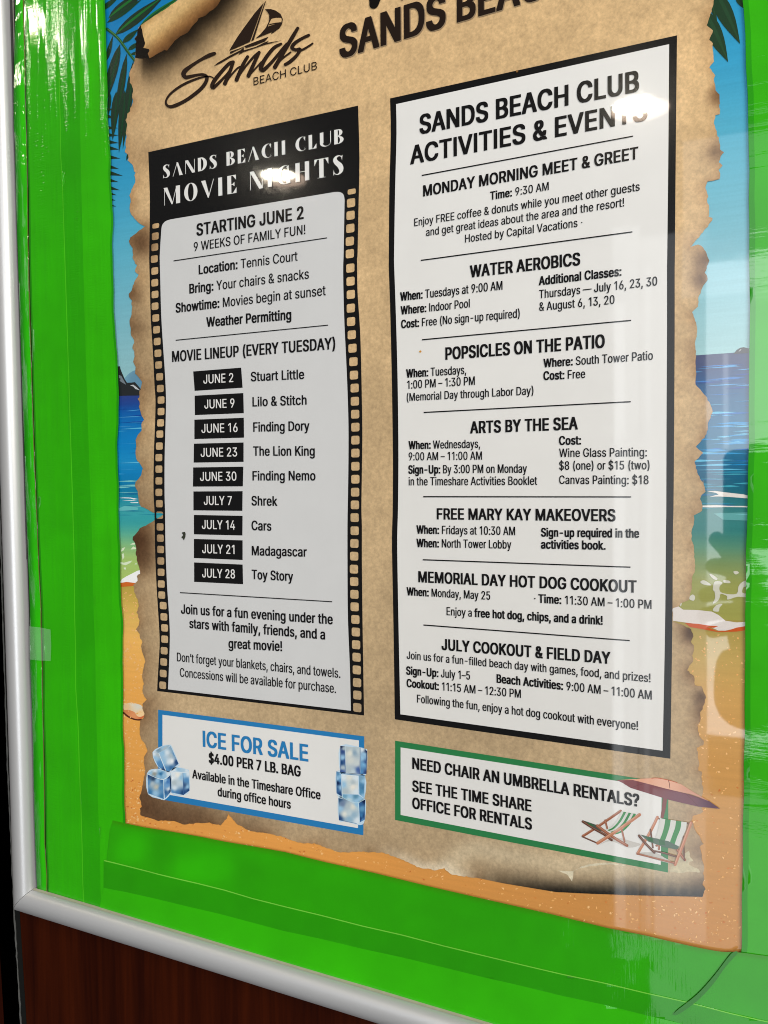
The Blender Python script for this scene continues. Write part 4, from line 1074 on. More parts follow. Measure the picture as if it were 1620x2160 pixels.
def rollc(p):
    s = ((p - _e[0]) @ np.array([0.659, 0.752]))
    base = np.stack([np.interp(s, [-6, 4, 16, 34, 48, 62, 75], c) for c in ((150, 186, 214, 206, 172, 132, 92), (114, 150, 178, 170, 132, 92, 60), (66, 96, 124, 114, 82, 52, 32))], 1)
    return base * (1 + .2 * (vnoise(p, 26, 8) - .5))[:, None]


ro = Sheet(H_PARCH + 0.0001)
ro.grad(ragged(ROLL_O, .6, 6, True, 9), rollc, 4.0)
ro.build('rolled_corner', M_PARCH, parchment)
ch = Sheet(H_PARCH + 0.00013)
ch.grad(ragged(vp1([(416, 285), (405, 300), (380, 340), (375, 400), (342, 440), (365, 470), (358, 560), (352, 655), (400, 668), (470, 660), (515, 668), (495, 610), (515, 580), (510, 560), (445, 545), (465, 490), (440, 400), (430, 340)]), .7, 5, True, 12),
        flat((18, 13, 9)), 6)
ch.build('charred_edge', M_PARCH, parchment)
tn = Sheet(H_PARCH + 0.0001)
tn.grad(v4b(ragged([(650, 210), (690, 228), (716, 262), (722, 215), (760, 190), (820, 178), (890, 174), (980, 190), (880, 182), (800, 190), (735, 205), (715, 214)], 1.5, 9, True, 5)), flat((206, 196, 170)), 5)
tn.build('torn_flap', M_PARCH, parchment)
tn = Sheet(H_PARCH + 0.0001)
tn.grad(v4b(ragged([(1165, 215), (1180, 180), (1200, 150), (1240, 130), (1255, 120), (1262, 150), (1275, 165), (1258, 170), (1255, 185), (1300, 205), (1306, 220), (1260, 215), (1210, 222)], 1.5, 8, True, 6)), flat((196, 184, 152)), 5)
tn.build('torn_flap', M_PARCH, parchment)

# ------------------------------------------------------------------ logo and headline
logo = empty('logo')
logo.parent = poster
vl = Z(340, 0, 4.7647)
BR = (40, 27, 20)
lg = Sheet(H_TEXT)
for pts in ([(535, 537, 34), (480, 557, 40), (400, 598, 30), (310, 655, 32), (242, 708, 44), (224, 745, 46), (245, 776, 40), (300, 766, 32), (380, 750, 26), (430, 752, 30), (458, 778, 36), (446, 830, 36), (400, 890, 36),
             (330, 950, 36), (240, 1012, 34), (150, 1056, 36), (90, 1072, 32), (52, 1050, 24), (50, 1005, 20), (90, 945, 22), (170, 880, 24), (270, 825, 24), (370, 787, 20), (440, 770, 16), (490, 768, 14), (522, 782, 14)],
            [(722, 622, 32), (680, 640, 34), (605, 720, 36), (535, 808, 40), (512, 862, 42), (528, 878, 34), (610, 800, 26), (680, 720, 22), (724, 640, 22)],
            [(724, 622, 32), (690, 720, 36), (640, 840, 40)], [(640, 838, 30), (690, 770, 18), (760, 690, 18), (800, 665, 14)],
            [(868, 570, 32), (822, 650, 36), (757, 802, 40)], [(760, 795, 22), (830, 690, 20), (920, 580, 24), (980, 528, 30)], [(984, 526, 32), (940, 620, 36), (876, 762, 40)], [(880, 758, 20), (945, 690, 16), (1005, 622, 16)],
            [(1205, 440, 24), (1130, 482, 34), (1045, 590, 38), (1002, 680, 44), (1024, 704, 38), (1095, 640, 32), (1160, 565, 30), (1220, 490, 28), (1262, 440, 26)], [(1372, 282, 30), (1320, 370, 38), (1232, 520, 40), (1142, 675, 42)],
            [(1150, 665, 18), (1220, 585, 16), (1300, 525, 18)], [(1482, 354, 30), (1420, 382, 28), (1345, 430, 34), (1314, 478, 38), (1350, 500, 32), (1398, 492, 28), (1362, 555, 32), (1295, 618, 34), (1245, 648, 30)],
            [(1372, 520, 20), (1440, 488, 20), (1522, 436, 18)]):
    add_stroke(lg, pts, BR, vl, 5)
lg.build('script_lettering', M_INK, logo)
sb = Sheet(H_TEXT + 0.00002)
for pts in ([(683, 508), (760, 380), (830, 280), (940, 130), (1030, 28), (985, 160), (935, 300), (892, 418), (780, 468)], [(1047, 3), (1050, 18), (1000, 175), (955, 320), (930, 402), (904, 412), (940, 310), (990, 165)],
            [(1040, 92), (1100, 90), (1150, 105), (1200, 140), (1222, 190), (1215, 240), (1190, 280), (1150, 310), (1105, 340), (1110, 320), (1050, 345), (945, 388), (1000, 340), (1050, 280), (1085, 210), (1085, 150), (1060, 110)],
            [(690, 520), (800, 480), (930, 425), (1080, 368), (1045, 412), (940, 455), (850, 482), (832, 464), (815, 482), (740, 515), (695, 542)],
            [(525, 666), (570, 628), (700, 552), (800, 502), (830, 472), (830, 505), (950, 470), (1040, 425), (1085, 408), (1060, 430), (1218, 404), (1100, 434), (1030, 452), (930, 488), (830, 520), (775, 552), (795, 522), (680, 584), (600, 632)]):
    sb.poly(vl(pts), BR)
TAN = (206, 171, 124)
sb.poly(vl([(1108, 190), (1150, 180), (1206, 180), (1212, 200), (1206, 226), (1150, 238), (1074, 266), (1092, 222)]), TAN)
sb.poly(vl([(1088, 240), (1150, 228), (1205, 222), (1203, 230), (1150, 238), (1080, 258)]), BR)
sb.build('sailboat', M_INK, logo)
text('lettering', 'BEACH CLUB', vl, [(928, 858), (1565, 697)], 80, 'R', M_BROWN, H_TEXT, logo)
vh = Z(700, 0, 3.5217)
M_SHADE = coated('printed_soft_shade', color=ink((150, 128, 100)))
head = empty('headline')
head.parent = poster
for (o, mt, h) in ((7, M_SHADE, H_BOX), (0, M_BROWN, H_TEXT)):
    nm = 'lettering' if o == 0 else 'drop_shade'
    text(nm, 'SANDS', vh, [(63 + o, 430 + o), (838 + o, 192 + o)], 238, 'B', mt, h, head)
    text(nm, 'BEACH', vh, [(935 + o, 160 + o), (1760 + o, -74 + o)], 232, 'B', mt, h, head)
wl = Sheet(H_TEXT)
wl.poly(vh(smooth([(285, -60), (278, 20), (284, 54), (310, 64), (338, 50), (356, 10), (380, -60)], 4, True)), (16, 12, 10))
wl.poly(vh([(505, -30), (520, 8), (545, -30)]), (16, 12, 10))
wl.build('lettering', M_INK, head)

# ------------------------------------------------------------------ movie panel
LEFT_O = VA([(618, 634), (624, 800), (624, 900), (622, 1060)]) + VC([(622, 20), (624, 100), (628, 250), (634, 350), (640, 450), (644, 540), (648, 600), (646, 700), (642, 800), (640, 900), (640, 1000)]) + \
    VE([(644, 0), (646, 150), (652, 300), (658, 400), (664, 500), (665, 560), (658, 680), (655, 746)])
RIGHT_O = VA([(1492, 440), (1498, 660), (1494, 860), (1490, 1060)]) + VC([(1488, 10), (1490, 150), (1500, 300), (1505, 450), (1508, 600), (1510, 750), (1508, 900), (1506, 1050)]) + \
    VE([(1508, 60), (1508, 200), (1510, 400), (1513, 600), (1517, 848)])
LEFT_I = VA([(672, 960), (666, 1060)]) + VC([(666, 20), (668, 100), (672, 250), (680, 380), (688, 500), (692, 600), (690, 700), (686, 850), (686, 1000)]) + VE([(688, 0), (690, 150), (696, 300), (704, 420), (708, 520), (704, 650), (700, 739)])
RIGHT_I = VA([(1436, 832), (1432, 1050)]) + VC([(1430, 60), (1432, 180), (1436, 300), (1442, 420), (1448, 560), (1452, 700), (1452, 850), (1450, 1000)]) + VE([(1448, 50), (1448, 250), (1450, 450), (1458, 650), (1462, 828)])


def sm(pts):
    return [p[:2] for p in smooth(pts, 3)]


HL = VA([(649, 941), (647, 984), (645, 1030), (643, 1079)]) + VC([(645, 62), (645, 111), (646, 160), (646, 209), (649, 258), (652, 307), (655, 356), (658, 405), (661, 454), (665, 503), (668, 552), (671, 600), (671, 648), (669, 695), (666, 742),
     (664, 792), (662, 840), (662, 888), (662, 937), (662, 985), (664, 1032), (665, 1080)]) + VE([(667, 62), (668, 109), (669, 156), (670, 204), (671, 251), (672, 300), (674, 346), (680, 390), (683, 437), (686, 483), (686, 530), (684, 578), (682, 625), (680, 673), (678, 722)])
HRr = VA([(1466, 798), (1463, 845), (1461, 897), (1460, 951), (1458, 1005), (1458, 1057)]) + VC([(1460, 50), (1461, 105), (1462, 160), (1462, 217), (1463, 273), (1466, 328), (1469, 384), (1473, 440), (1475, 496), (1478, 550), (1479, 605), (1480, 659),
      (1481, 713), (1481, 767), (1481, 821), (1481, 876), (1481, 930), (1480, 984), (1479, 1037), (1478, 1090)]) + VE([(1478, 78), (1477, 131), (1476, 184), (1475, 238), (1476, 290), (1477, 343), (1478, 395), (1481, 448), (1483, 500), (1484, 553), (1486, 605), (1487, 658),
      (1488, 711), (1489, 763), (1489, 815)])


def rsq(c, w, hgt, r=3.0):
    x, y = c
    yl = float(unlev(np.array([[x, y]]))[0])
    k = 0.40 / 1285 * (yl - 1056)
    out = []
    for sx_, sy_, a0_ in ((1, -1, -90), (1, 1, 0), (-1, 1, 90), (-1, -1, 180)):
        for a in (0, 45, 90):
            t = math.radians(a0_ + a)
            ox = sx_ * (w / 2 - r) + r * math.cos(t)
            oy = sy_ * (hgt / 2 - r) + r * math.sin(t)
            out.append((x + ox, y + oy + k * ox))
    return out


holes = [rsq(c, 14.5, 15.5 if i else 10.5) for i, c in enumerate(HL)] + [rsq(c, 17.5, 18.5 if i else 11.5, 3.4) for i, c in enumerate(HRr)]
mp_ = Sheet(H_PANEL)
mp_.grad(sm(LEFT_O) + list(reversed(sm(RIGHT_O))), flat((12, 12, 12)), 30, holes)
movie = mp_.build('movie_panel', M_BLACK, poster)
movie['label'] = 'black film strip panel with rows of square holes'


def arc(cx, cy, rx, ry, a0_, a1_, n=7):
    return [(cx + rx * math.cos(math.radians(a)), cy + ry * math.sin(math.radians(a))) for a in np.linspace(a0_, a1_, n)]


tl = VA(smooth([(672, 960), (676, 938), (690, 922), (712, 914)], 4))
tr = VA(smooth([(1395, 800), (1418, 801), (1432, 812), (1436, 834)], 4))
scr = Sheet(H_INNER)
scr.poly(list(reversed(sm(LEFT_I))) + [p[:2] for p in tl] + [p[:2] for p in tr] + sm(RIGHT_I), (205, 205, 205))
scr.build('screen_area', M_GREY, movie)

# didone capitals with hairlines (unit height, y up): thick stems, thin joins


def _q(*p):
    return list(p)


def stem(x, w=.2):
    return [(x, 0), (x + w, 0), (x + w, 1), (x, 1)]


def bar(x0, x1, y, t=.03):
    return [(x0, y), (x1, y), (x1, y + t), (x0, y + t)]


def wedge(x, y0, y1, d):
    return [(x, y0), (x, y1), (x - d, y0 if abs(d) < 0 else (y0 + (0.03 if y1 > y0 else -0.03)))]


def bowl(cx, cy, rx, ry, ix, irx, iry, a0_, a1_, n=18):
    o = [(cx + rx * math.cos(t), cy + ry * math.sin(t)) for t in np.linspace(math.radians(a0_), math.radians(a1_), n)]
    i = [(ix + irx * math.cos(t), cy + iry * math.sin(t)) for t in np.linspace(math.radians(a0_), math.radians(a1_), n)]
    return o + i[::-1]


SS = [(.40, .80, .02), (.39, .90, .03), (.28, .975, .05), (.15, .93, .11), (.10, .80, .17), (.17, .64, .21), (.30, .48, .23), (.37, .30, .21), (.35, .13, .14), (.22, .025, .05), (.08, .09, .03), (.05, .20, .02)]


def s_shape():
    L, R = ribbon(SS, 4)
    return L + R[::-1]


DIDONE = {
    'S': (.50, [s_shape(), [(.41, .70), (.44, .99), (.39, .95)], [(.03, .30), (.01, .0), (.06, .05)]]),
    'A': (.66, [[(.0, 0), (.03, 0), (.31, .93), (.29, 1.0)], [(.26, 1.0), (.36, 1.0), (.66, 0), (.44, 0)]]),
    'N': (.66, [stem(.02, .03), [(.0, 1), (.2, 1), (.66, 0), (.46, 0)], stem(.60, .03)]),
    'D': (.60, [stem(.02), bowl(.2, .5, .40, .5, .16, .22, .46, -90, 90)]),
    'B': (.54, [stem(.02), bowl(.24, .76, .24, .24, .22, .08, .21, -90, 90), bowl(.24, .26, .30, .26, .22, .12, .23, -90, 90)]),
    'E': (.50, [stem(.02), bar(.2, .44, .97), bar(.2, .36, .485), bar(.2, .46, .0), [(.46, 1), (.46, .72), (.30, .97), (.30, 1)], [(.48, 0), (.48, .32), (.30, .03), (.30, 0)], [(.38, .62), (.38, .38), (.26, .5)]]),
    'C': (.58, [bowl(.36, .5, .36, .5, .42, .22, .47, 52, 308, 26), [(.56, .99), (.56, .66), (.46, .9)], [(.58, .28), (.46, .06), (.50, .12)]]),
    'H': (.70, [stem(.02), stem(.46), bar(.22, .46, .485)]),
    'L': (.48, [stem(.02), bar(.2, .44, 0), [(.46, 0), (.46, .34), (.28, .03), (.28, 0)]]),
    'U': (.64, [[(.02, .25), (.22, .25), (.22, 1), (.02, 1)], bowl(.33, .27, .31, .28, .40, .22, .24, 180, 360), [(.60, .25), (.64, .25), (.64, 1), (.60, 1)]]),
    'M': (.90, [stem(.03, .025), [(.0, 1), (.2, 1), (.50, .05), (.42, 0)], [(.44, 0), (.47, 0), (.72, 1), (.69, 1)], stem(.66, .22)]),
    'O': (.70, [bowl(.35, .5, .35, .51, .35, .15, .48, -180, 180, 36)]),
    'V': (.66, [[(.0, 1), (.22, 1), (.42, .12), (.34, 0)], [(.34, 0), (.38, 0), (.66, 1), (.63, 1)]]),
    'I': (.26, [stem(.02)]),
    'G': (.66, [bowl(.36, .5, .36, .5, .42, .22, .47, 52, 300, 26), [(.56, .99), (.56, .66), (.46, .9)], [(.44, .42), (.64, .42), (.64, .03), (.44, .0)]]),
    'T': (.64, [[(.22, 0), (.42, 0), (.42, 1), (.22, 1)], bar(.02, .62, .97), [(.0, 1), (.0, .66), (.14, .97)], [(.64, 1), (.64, .66), (.50, .97)], bar(.14, .50, 0, .02)]),
    ' ': (.24, []),
}


def didone(name, s, conv, ends, cap, gap, nobar, parent):
    (x0, y0), (x1, y1) = [p[:2] for p in conv(ends)]
    h = H_TEXT
    A, B = P(x0, y0, h), P(x1, y1, h)
    capx = cap / conv.s
    up = ((P(x0, y0, h) - P(x0, y0 - capx, h)).length + (P(x1, y1, h) - P(x1, y1 - capx, h)).length) / 2
    tot = sum(DIDONE[c][0] + gap for c in s) - gap
    W = (B - A).length
    u = (B - A).normalized()
    v, f = [], []
    x = 0.0
    n = 0
    for c in s:
        w, polys = DIDONE[c]
        if nobar and c == 'H':
            polys = polys[:2]
        if polys:
            gv, gt = union_fill([[pl] for pl in polys])
            b0 = len(v)
            v += [tuple(A + u * ((x + a) / tot * W) + Vector((0, 0, 1)) * (b * up)) for a, b in gv]
            f += [tuple(b0 + i for i in t) for t in gt]
        x += w + gap
    me = bpy.data.meshes.new(name)
    me.from_pydata(v, [], f)
    for p in me.polygons:
        if p.normal.y > 0:
            p.flip()
    me.update()
    return link_mesh(name, me, M_WHITE, parent)


didone('heading', 'SANDS BEACH CLUB', VA, [(679, 744), (1432, 595)], 58, .16, True, movie)
didone('heading', 'MOVIE NIGHTS', VA, [(683, 857), (1434, 724)], 77, .20, False, movie)

MT = lambda nm, s, cv, e, cap, w: text(nm, s, cv, e, cap, w, M_BLACK, H_TEXT, movie, bold='B')
MT('text_line', 'STARTING JUNE 2', VA, [(820, 982), (1264, 911)], 50, 'B')
MT('text_line', '9 WEEKS OF FAMILY FUN!', VA, [(808, 1047), (1272, 975)], 38, 'R')
MT('text_line', '**Location:** Tennis Court', VC, [(829, 76), (1240, 19)], 39, 'R')
MT('text_line', '**Bring:** Your chairs & snacks', VC, [(790, 156), (1287, 94)], 40, 'R')
MT('text_line', '**Showtime:** Movies begin at sunset', VC, [(733, 236), (1357, 163)], 40, 'R')
MT('text_line', 'Weather Permitting', VC, [(861, 295), (1213, 264)], 40, 'B')
MT('text_line', 'MOVIE LINEUP (EVERY TUESDAY)', VC, [(718, 441), (1396, 387)], 46, 'M')
MT('text_line', 'Join us for a fun evening under the', VE, [(755, 423), (1386, 468)], 40, 'M')
MT('text_line', 'stars with family, friends, and a', VE, [(790, 483), (1354, 531)], 40, 'M')
MT('text_line', 'great movie!', VE, [(953, 567), (1175, 580)], 40, 'M')
MT('text_line', 'Don\u2019t forget your blankets, chairs, and towels.', VE, [(738, 622), (1418, 692)], 38, 'L')
MT('text_line', 'Concessions will be available for purchase.', VE, [(750, 686), (1400, 755)], 38, 'L')
rule(VA, (723, 1087), (1363, 991), 4, M_BLACK, H_TEXT, movie)
rule(VC, (732, 351), (1367, 288), 4, M_BLACK, H_TEXT, movie)
rule(VE, (750, 336), (1384, 374), 4, M_BLACK, H_TEXT, movie)
for cv, quad, s, e, ttl, te in (
        (VC, [(805, 481), (1005, 465), (1011, 549), (811, 562)], 'JUNE 2', [(848, 532), (972, 525)], 'Stuart Little', [(1046, 522), (1267, 512)]),
        (VC, [(811, 582), (1014, 571), (1016, 655), (812, 663)], 'JUNE 9', [(852, 636), (977, 631)], 'Lilo & Stitch', [(1053, 627), (1277, 619)]),
        (VC, [(810, 682), (1016, 674), (1017, 757), (810, 763)], 'JUNE 16', [(840, 737), (990, 733)], 'Finding Dory', [(1056, 732), (1289, 727)]),
        (VC, [(808, 782), (1015, 777), (1015, 858), (807, 861)], 'JUNE 23', [(837, 837), (988, 835)], 'The Lion King', [(1056, 832), (1311, 832)]),
        (VC, [(805, 881), (1014, 878), (1012, 960), (804, 961)], 'JUNE 30', [(834, 937), (985, 936)], 'Finding Nemo', [(1053, 935), (1314, 935)]),
        (VC, [(806, 981), (1011, 980), (1010, 1062), (806, 1060)], 'JULY 7', [(850, 1037), (966, 1038)], 'Shrek', [(1049, 1039), (1155, 1041)]),
        (VE, [(808, 12), (1011, 16), (1010, 98), (808, 93)], 'JULY 14', [(842, 70), (979, 73)], 'Cars', [(1049, 75), (1130, 78)]),
        (VE, [(808, 112), (1011, 118), (1011, 200), (808, 192)], 'JULY 21', [(843, 171), (977, 175)], 'Madagascar', [(1050, 180), (1278, 186)]),
        (VE, [(809, 210), (1011, 219), (1013, 301), (809, 291)], 'JULY 28', [(843, 272), (979, 277)], 'Toy Story', [(1050, 279), (1221, 288)])):
    sh = Sheet(H_BOX)
    sh.poly(cv(quad), (10, 10, 10))
    sh.build('date_label', M_BLACK, movie)
    text('date_lettering', s, cv, e, 37, 'R', M_WHITE, H_TEXT, movie)
    MT('film_title', ttl, cv, te, 39, 'M')

# ------------------------------------------------------------------ activities panel
RO = VB([(1241, 147), (1236, 600), (1232, 1060)]) + VD([(1231, 60), (1231, 300), (1229, 700), (1226, 1060)]) + VF([(1224, 60), (1222, 400), (1218, 700), (1213, 1028)])
LO = VB([(45, 410), (48, 560), (42, 800), (40, 1060)]) + VD([(40, 60), (45, 200), (50, 400), (54, 600), (57, 850), (56, 1060)]) + VF([(54, 60), (53, 150), (58, 400), (62, 650), (65, 864)])
RI = VB([(1208, 184), (1205, 600), (1200, 1060)]) + VD([(1199, 60), (1199, 300), (1197, 700), (1196, 1060)]) + VF([(1195, 60), (1192, 400), (1187, 700), (1181, 995)])
LI = VB([(70, 434), (72, 560), (66, 800), (62, 1060)]) + VD([(63, 60), (68, 200), (74, 400), (78, 600), (80, 850), (78, 1060)]) + VF([(76, 60), (75, 150), (79, 400), (84, 650), (88, 843)])
ap = Sheet(H_PANEL)
ap.poly(sm(LO) + list(reversed(sm(RO))), (12, 12, 12))
act = ap.build('activities_panel', M_BLACK, poster)
act['label'] = 'white notice panel with thick black border'
ai = Sheet(H_INNER)
ai.poly(sm(LI) + list(reversed(sm(RI))), (216, 212, 205))
ai.build('paper_area', M_WHITE, act)
AT = lambda nm, s, cv, e, cap, w='R': text(nm, s, cv, e, cap, w, M_BLACK, H_TEXT, act, bold='B')
AT('heading', 'SANDS BEACH CLUB', VB, [(170, 558), (1080, 380)], 82, 'B')
AT('heading', 'ACTIVITIES & EVENTS', VB, [(131, 684), (1115, 499)], 79, 'B')
AT('heading', 'MONDAY MORNING MEET & GREET', VB, [(184, 818), (1078, 661)], 47, 'B')
AT('heading', 'WATER AEROBICS', VD, [(379, 89), (836, 37)], 50, 'B')
AT('heading', 'POPSICLES ON THE PATIO', VD, [(277, 432), (938, 381)], 52, 'B')
AT('heading', 'ARTS BY THE SEA', VD, [(380, 739), (826, 722)], 50, 'B')
AT('heading', 'FREE MARY KAY MAKEOVERS', VD, [(241, 1097), (983, 1105)], 47, 'B')
AT('heading', 'MEMORIAL DAY HOT DOG COOKOUT', VF, [(164, 292), (1071, 336)], 47, 'B')
AT('heading', 'JULY COOKOUT & FIELD DAY', VF, [(261, 574), (962, 633)], 47, 'B')
for cv, s, e, cap in (
        (VB, '**Time:** 9:30 AM', [(463, 833), (706, 792)], 34),
        (VB, 'Enjoy FREE coffee & donuts while you meet other guests', [(146, 943), (1085, 794)], 34),
        (VB, 'and get great ideas about the area and the resort!', [(195, 984), (1020, 860)], 34),
        (VB, 'Hosted by Capital Vacations', [(358, 1011), (826, 945)], 34),
        (VD, '**When:** Tuesdays at 9:00 AM', [(88, 187), (513, 140)], 36),
        (VD, '**Where:** Indoor Pool', [(90, 244), (377, 214)], 35),
        (VD, '**Cost:** Free (No sign-up required)', [(92, 301), (585, 256)], 35),
        (VD, '**Additional Classes:**', [(666, 122), (1008, 82)], 37),
        (VD, 'Thursdays \u2014 July 16, 23, 30', [(667, 177), (1158, 122)], 36),
        (VD, '& August 6, 13, 20', [(667, 229), (980, 199)], 36),
        (VD, '**When:** Tuesdays,', [(113, 507), (362, 491)], 35),
        (VD, '1:00 PM \u2013 1:30 PM', [(117, 554), (398, 537)], 35),
        (VD, '(Memorial Day through Labor Day)', [(115, 605), (642, 577)], 34),
        (VD, '**Where:** South Tower Patio', [(685, 464), (1140, 432)], 36),
        (VD, '**Cost:** Free', [(685, 517), (858, 508)], 36),
        (VD, '**When:** Wednesdays,', [(123, 805), (420, 799)], 34),
        (VD, '9:00 AM \u2013 11:00 AM', [(123, 852), (428, 849)], 34),
        (VD, '**Sign-Up:** By 3:00 PM on Monday', [(122, 907), (615, 903)], 35),
        (VD, 'in the Timeshare Activities Booklet', [(123, 956), (658, 954)], 35),
        (VD, '**Cost:**', [(750, 787), (840, 785)], 36),
        (VD, 'Wine Glass Painting:', [(750, 838), (1115, 835)], 36),
        (VD, '$8 (one) or $15 (two)', [(750, 891), (1126, 889)], 36),
        (VD, 'Canvas Painting: $18', [(750, 950), (1122, 951)], 36),
        (VF, '**When:** Fridays at 10:30 AM', [(156, 90), (566, 97)], 35),
        (VF, '**When:** North Tower Lobby', [(156, 146), (550, 153)], 35),
        (VF, '**Sign-up required in the**', [(675, 102), (1082, 107)], 36),
        (VF, '**activities book.**', [(675, 152), (942, 157)], 36),
        (VF, '**When:** Monday, May 25', [(115, 347), (462, 366)], 34),
        (VF, '**Time:** 11:30 AM \u2013 1:00 PM', [(664, 378), (1134, 404)], 36),
        (VF, 'Enjoy a **free hot dog, chips, and a drink!**', [(281, 430), (930, 470)], 35),
        (VF, 'Join us for a fun-filled beach day with games, food, and prizes!', [(115, 612), (1130, 710)], 34),
        (VF, '**Sign-Up:** July 1\u20135', [(113, 677), (378, 699)], 34),
        (VF, '**Cookout:** 11:15 AM \u2013 12:30 PM', [(115, 729), (590, 775)], 34),
        (VF, '**Beach Activities:** 9:00 AM \u2013 11:00 AM', [(490, 711), (1135, 782)], 36),
        (VF, 'Following the fun, enjoy a hot dog cookout with everyone!', [(158, 794), (1078, 909)], 35)):
    AT('text_line', s, cv, e, cap, 'R')
for cv, a, b in ((VB, (177, 731), (1058, 567)), (VB, (173, 1085), (1055, 966)), (VD, (178, 349), (1050, 268)), (VD, (185, 652), (1048, 607)), (VD, (183, 1003), (1050, 1004)), (VF, (181, 199), (1047, 230)), (VF, (184, 471), (1044, 536))):
    rule(cv, a, b, 5, M_BLACK, H_TEXT, act)

# ------------------------------------------------------------------ ice panel
def quad(h, pts, mat, name, parent, cv=None):
    sh = Sheet(h)
    sh.poly(pts, (200, 200, 200))
    return sh.build(name, mat, parent)


ice = quad(H_PANEL, VE([(659, 824), (1518, 935)]) + VG([(1514, 320), (659, 168)]), M_BLUE, 'ice_panel', poster)
quad(H_INNER, VE([(677, 845), (1496, 952)]) + VG([(1492, 290), (677, 146)]), M_WHITE, 'paper_area', ice)
text('heading', 'ICE FOR SALE', VE, [(847, 977), (1283, 1039)], 66, 'B', M_BLUE, H_TEXT, ice)
text('text_line', '$4.00 PER 7 LB. BAG', VE, [(871, 1045), (1252, 1103)], 42, 'B', M_BLACK, H_TEXT, ice)
text('text_line', 'Available in the Timeshare Office', VG, [(802, 82), (1335, 171)], 37, 'M', M_BLACK, H_TEXT, ice)
text('text_line', 'during office hours', VG, [(908, 156), (1211, 210)], 37, 'M', M_BLACK, H_TEXT, ice)
vi, vj = Z(290, 1540, 9.0), Z(690, 1550, 10.29)
NV, MB_, LB, WH, GY = (34, 70, 120), (84, 140, 190), (150, 192, 222), (214, 226, 234), (176, 190, 196)


def cube(conv, outline, faces, lines):
    sh = Sheet(H_BOX)
    sh.grad(conv(smooth(outline, 3, True)), flat((190, 214, 232)), 8)
    for pts, ctrl in faces:
        c = [tuple(conv([(a, b)])[0][:2]) + (col,) for a, b, col in ctrl]
        sh.grad(conv(pts), idw(c, 3.0), 2.2)
    for pts, col in lines:
        add_stroke(sh, pts, col, conv, 3, False)
    return sh.build('ice_cube', M_INK, ice)


cube(vi, [(285, 420), (490, 295), (620, 280), (650, 310), (790, 640), (770, 690), (600, 800), (560, 790), (380, 690)],
     [([(290, 425), (400, 440), (530, 775), (400, 700), (300, 500)], [(310, 450, WH), (390, 460, GY), (340, 540, LB), (430, 640, MB_), (510, 760, NV), (420, 690, MB_)]),
      ([(290, 420), (480, 305), (620, 282), (560, 350), (400, 435)], [(300, 420, WH), (400, 370, (120, 150, 170)), (480, 320, LB), (600, 290, (150, 180, 200)), (520, 350, GY)]),
      ([(410, 435), (630, 300), (780, 640), (600, 790), (545, 770)], [(480, 440, LB), (560, 430, WH), (640, 480, GY), (600, 600, WH), (650, 590, (236, 240, 242)), (740, 610, NV), (640, 720, (60, 110, 160)), (550, 740, MB_), (700, 450, MB_), (660, 340, (130, 165, 190)), (500, 600, LB)])],
     [([(405, 440, 8), (470, 600, 7), (540, 770, 10)], (226, 238, 246)), ([(655, 320, 7), (730, 500, 8), (785, 640, 7)], (200, 222, 238))])
cube(vi, [(640, 780), (740, 705), (940, 745), (980, 800), (990, 1150), (850, 1240), (640, 1190)],
     [([(640, 790), (860, 800), (875, 1235), (640, 1185)], [(680, 860, WH), (760, 850, (236, 234, 226)), (840, 900, LB), (700, 1000, GY), (800, 1000, (190, 206, 216)), (700, 1100, WH), (660, 1170, MB_), (760, 1190, (70, 120, 170)), (860, 1200, NV), (650, 900, (232, 240, 246))]),
      ([(865, 810), (975, 790), (988, 1150), (870, 1235)], [(890, 850, LB), (960, 830, WH), (930, 950, MB_), (890, 1050, (60, 90, 130)), (950, 1080, LB), (970, 1140, NV), (890, 1200, (40, 76, 130))]),
      ([(640, 780), (740, 708), (940, 748), (975, 795), (860, 800)], [(680, 760, WH), (780, 730, LB), (880, 760, (170, 200, 220)), (930, 760, WH)])],
     [([(862, 805, 9), (868, 1000, 8), (878, 1235, 8)], (60, 100, 150)), ([(640, 790, 8), (860, 806, 9), (975, 792, 8)], (222, 234, 242))])
cube(vi, [(180, 820), (350, 735), (625, 800), (635, 1180), (515, 1325), (470, 1315), (200, 1215)],
     [([(190, 830), (490, 940), (500, 1310), (205, 1205)], [(210, 850, NV), (300, 920, (46, 70, 100)), (380, 960, LB), (460, 960, (60, 110, 160)), (280, 1020, GY), (360, 1080, (190, 190, 176)), (440, 1100, MB_), (230, 1180, (60, 120, 170)), (340, 1200, LB), (470, 1270, (60, 120, 170)), (205, 1000, MB_)]),
      ([(500, 940), (622, 850), (630, 1175), (515, 1310)], [(530, 960, LB), (610, 880, NV), (560, 1060, (110, 160, 206)), (590, 1120, WH), (620, 1150, NV), (530, 1180, (50, 100, 150)), (530, 1280, MB_), (570, 980, (70, 120, 180))]),
      ([(185, 820), (350, 738), (620, 805), (620, 845), (495, 930), (400, 910)], [(240, 810, LB), (330, 770, WH), (320, 830, (150, 150, 140)), (440, 830, (46, 110, 160)), (500, 860, LB), (590, 830, WH), (430, 770, LB), (400, 880, LB)])],
     [([(185, 830, 9), (330, 895, 9), (495, 938, 12), (622, 850, 9)], (220, 236, 246)), ([(496, 940, 12), (500, 1120, 10), (512, 1315, 14)], (206, 230, 246)), ([(205, 1210, 8), (360, 1270, 8), (500, 1318, 10), (632, 1185, 7)], (214, 234, 246))])
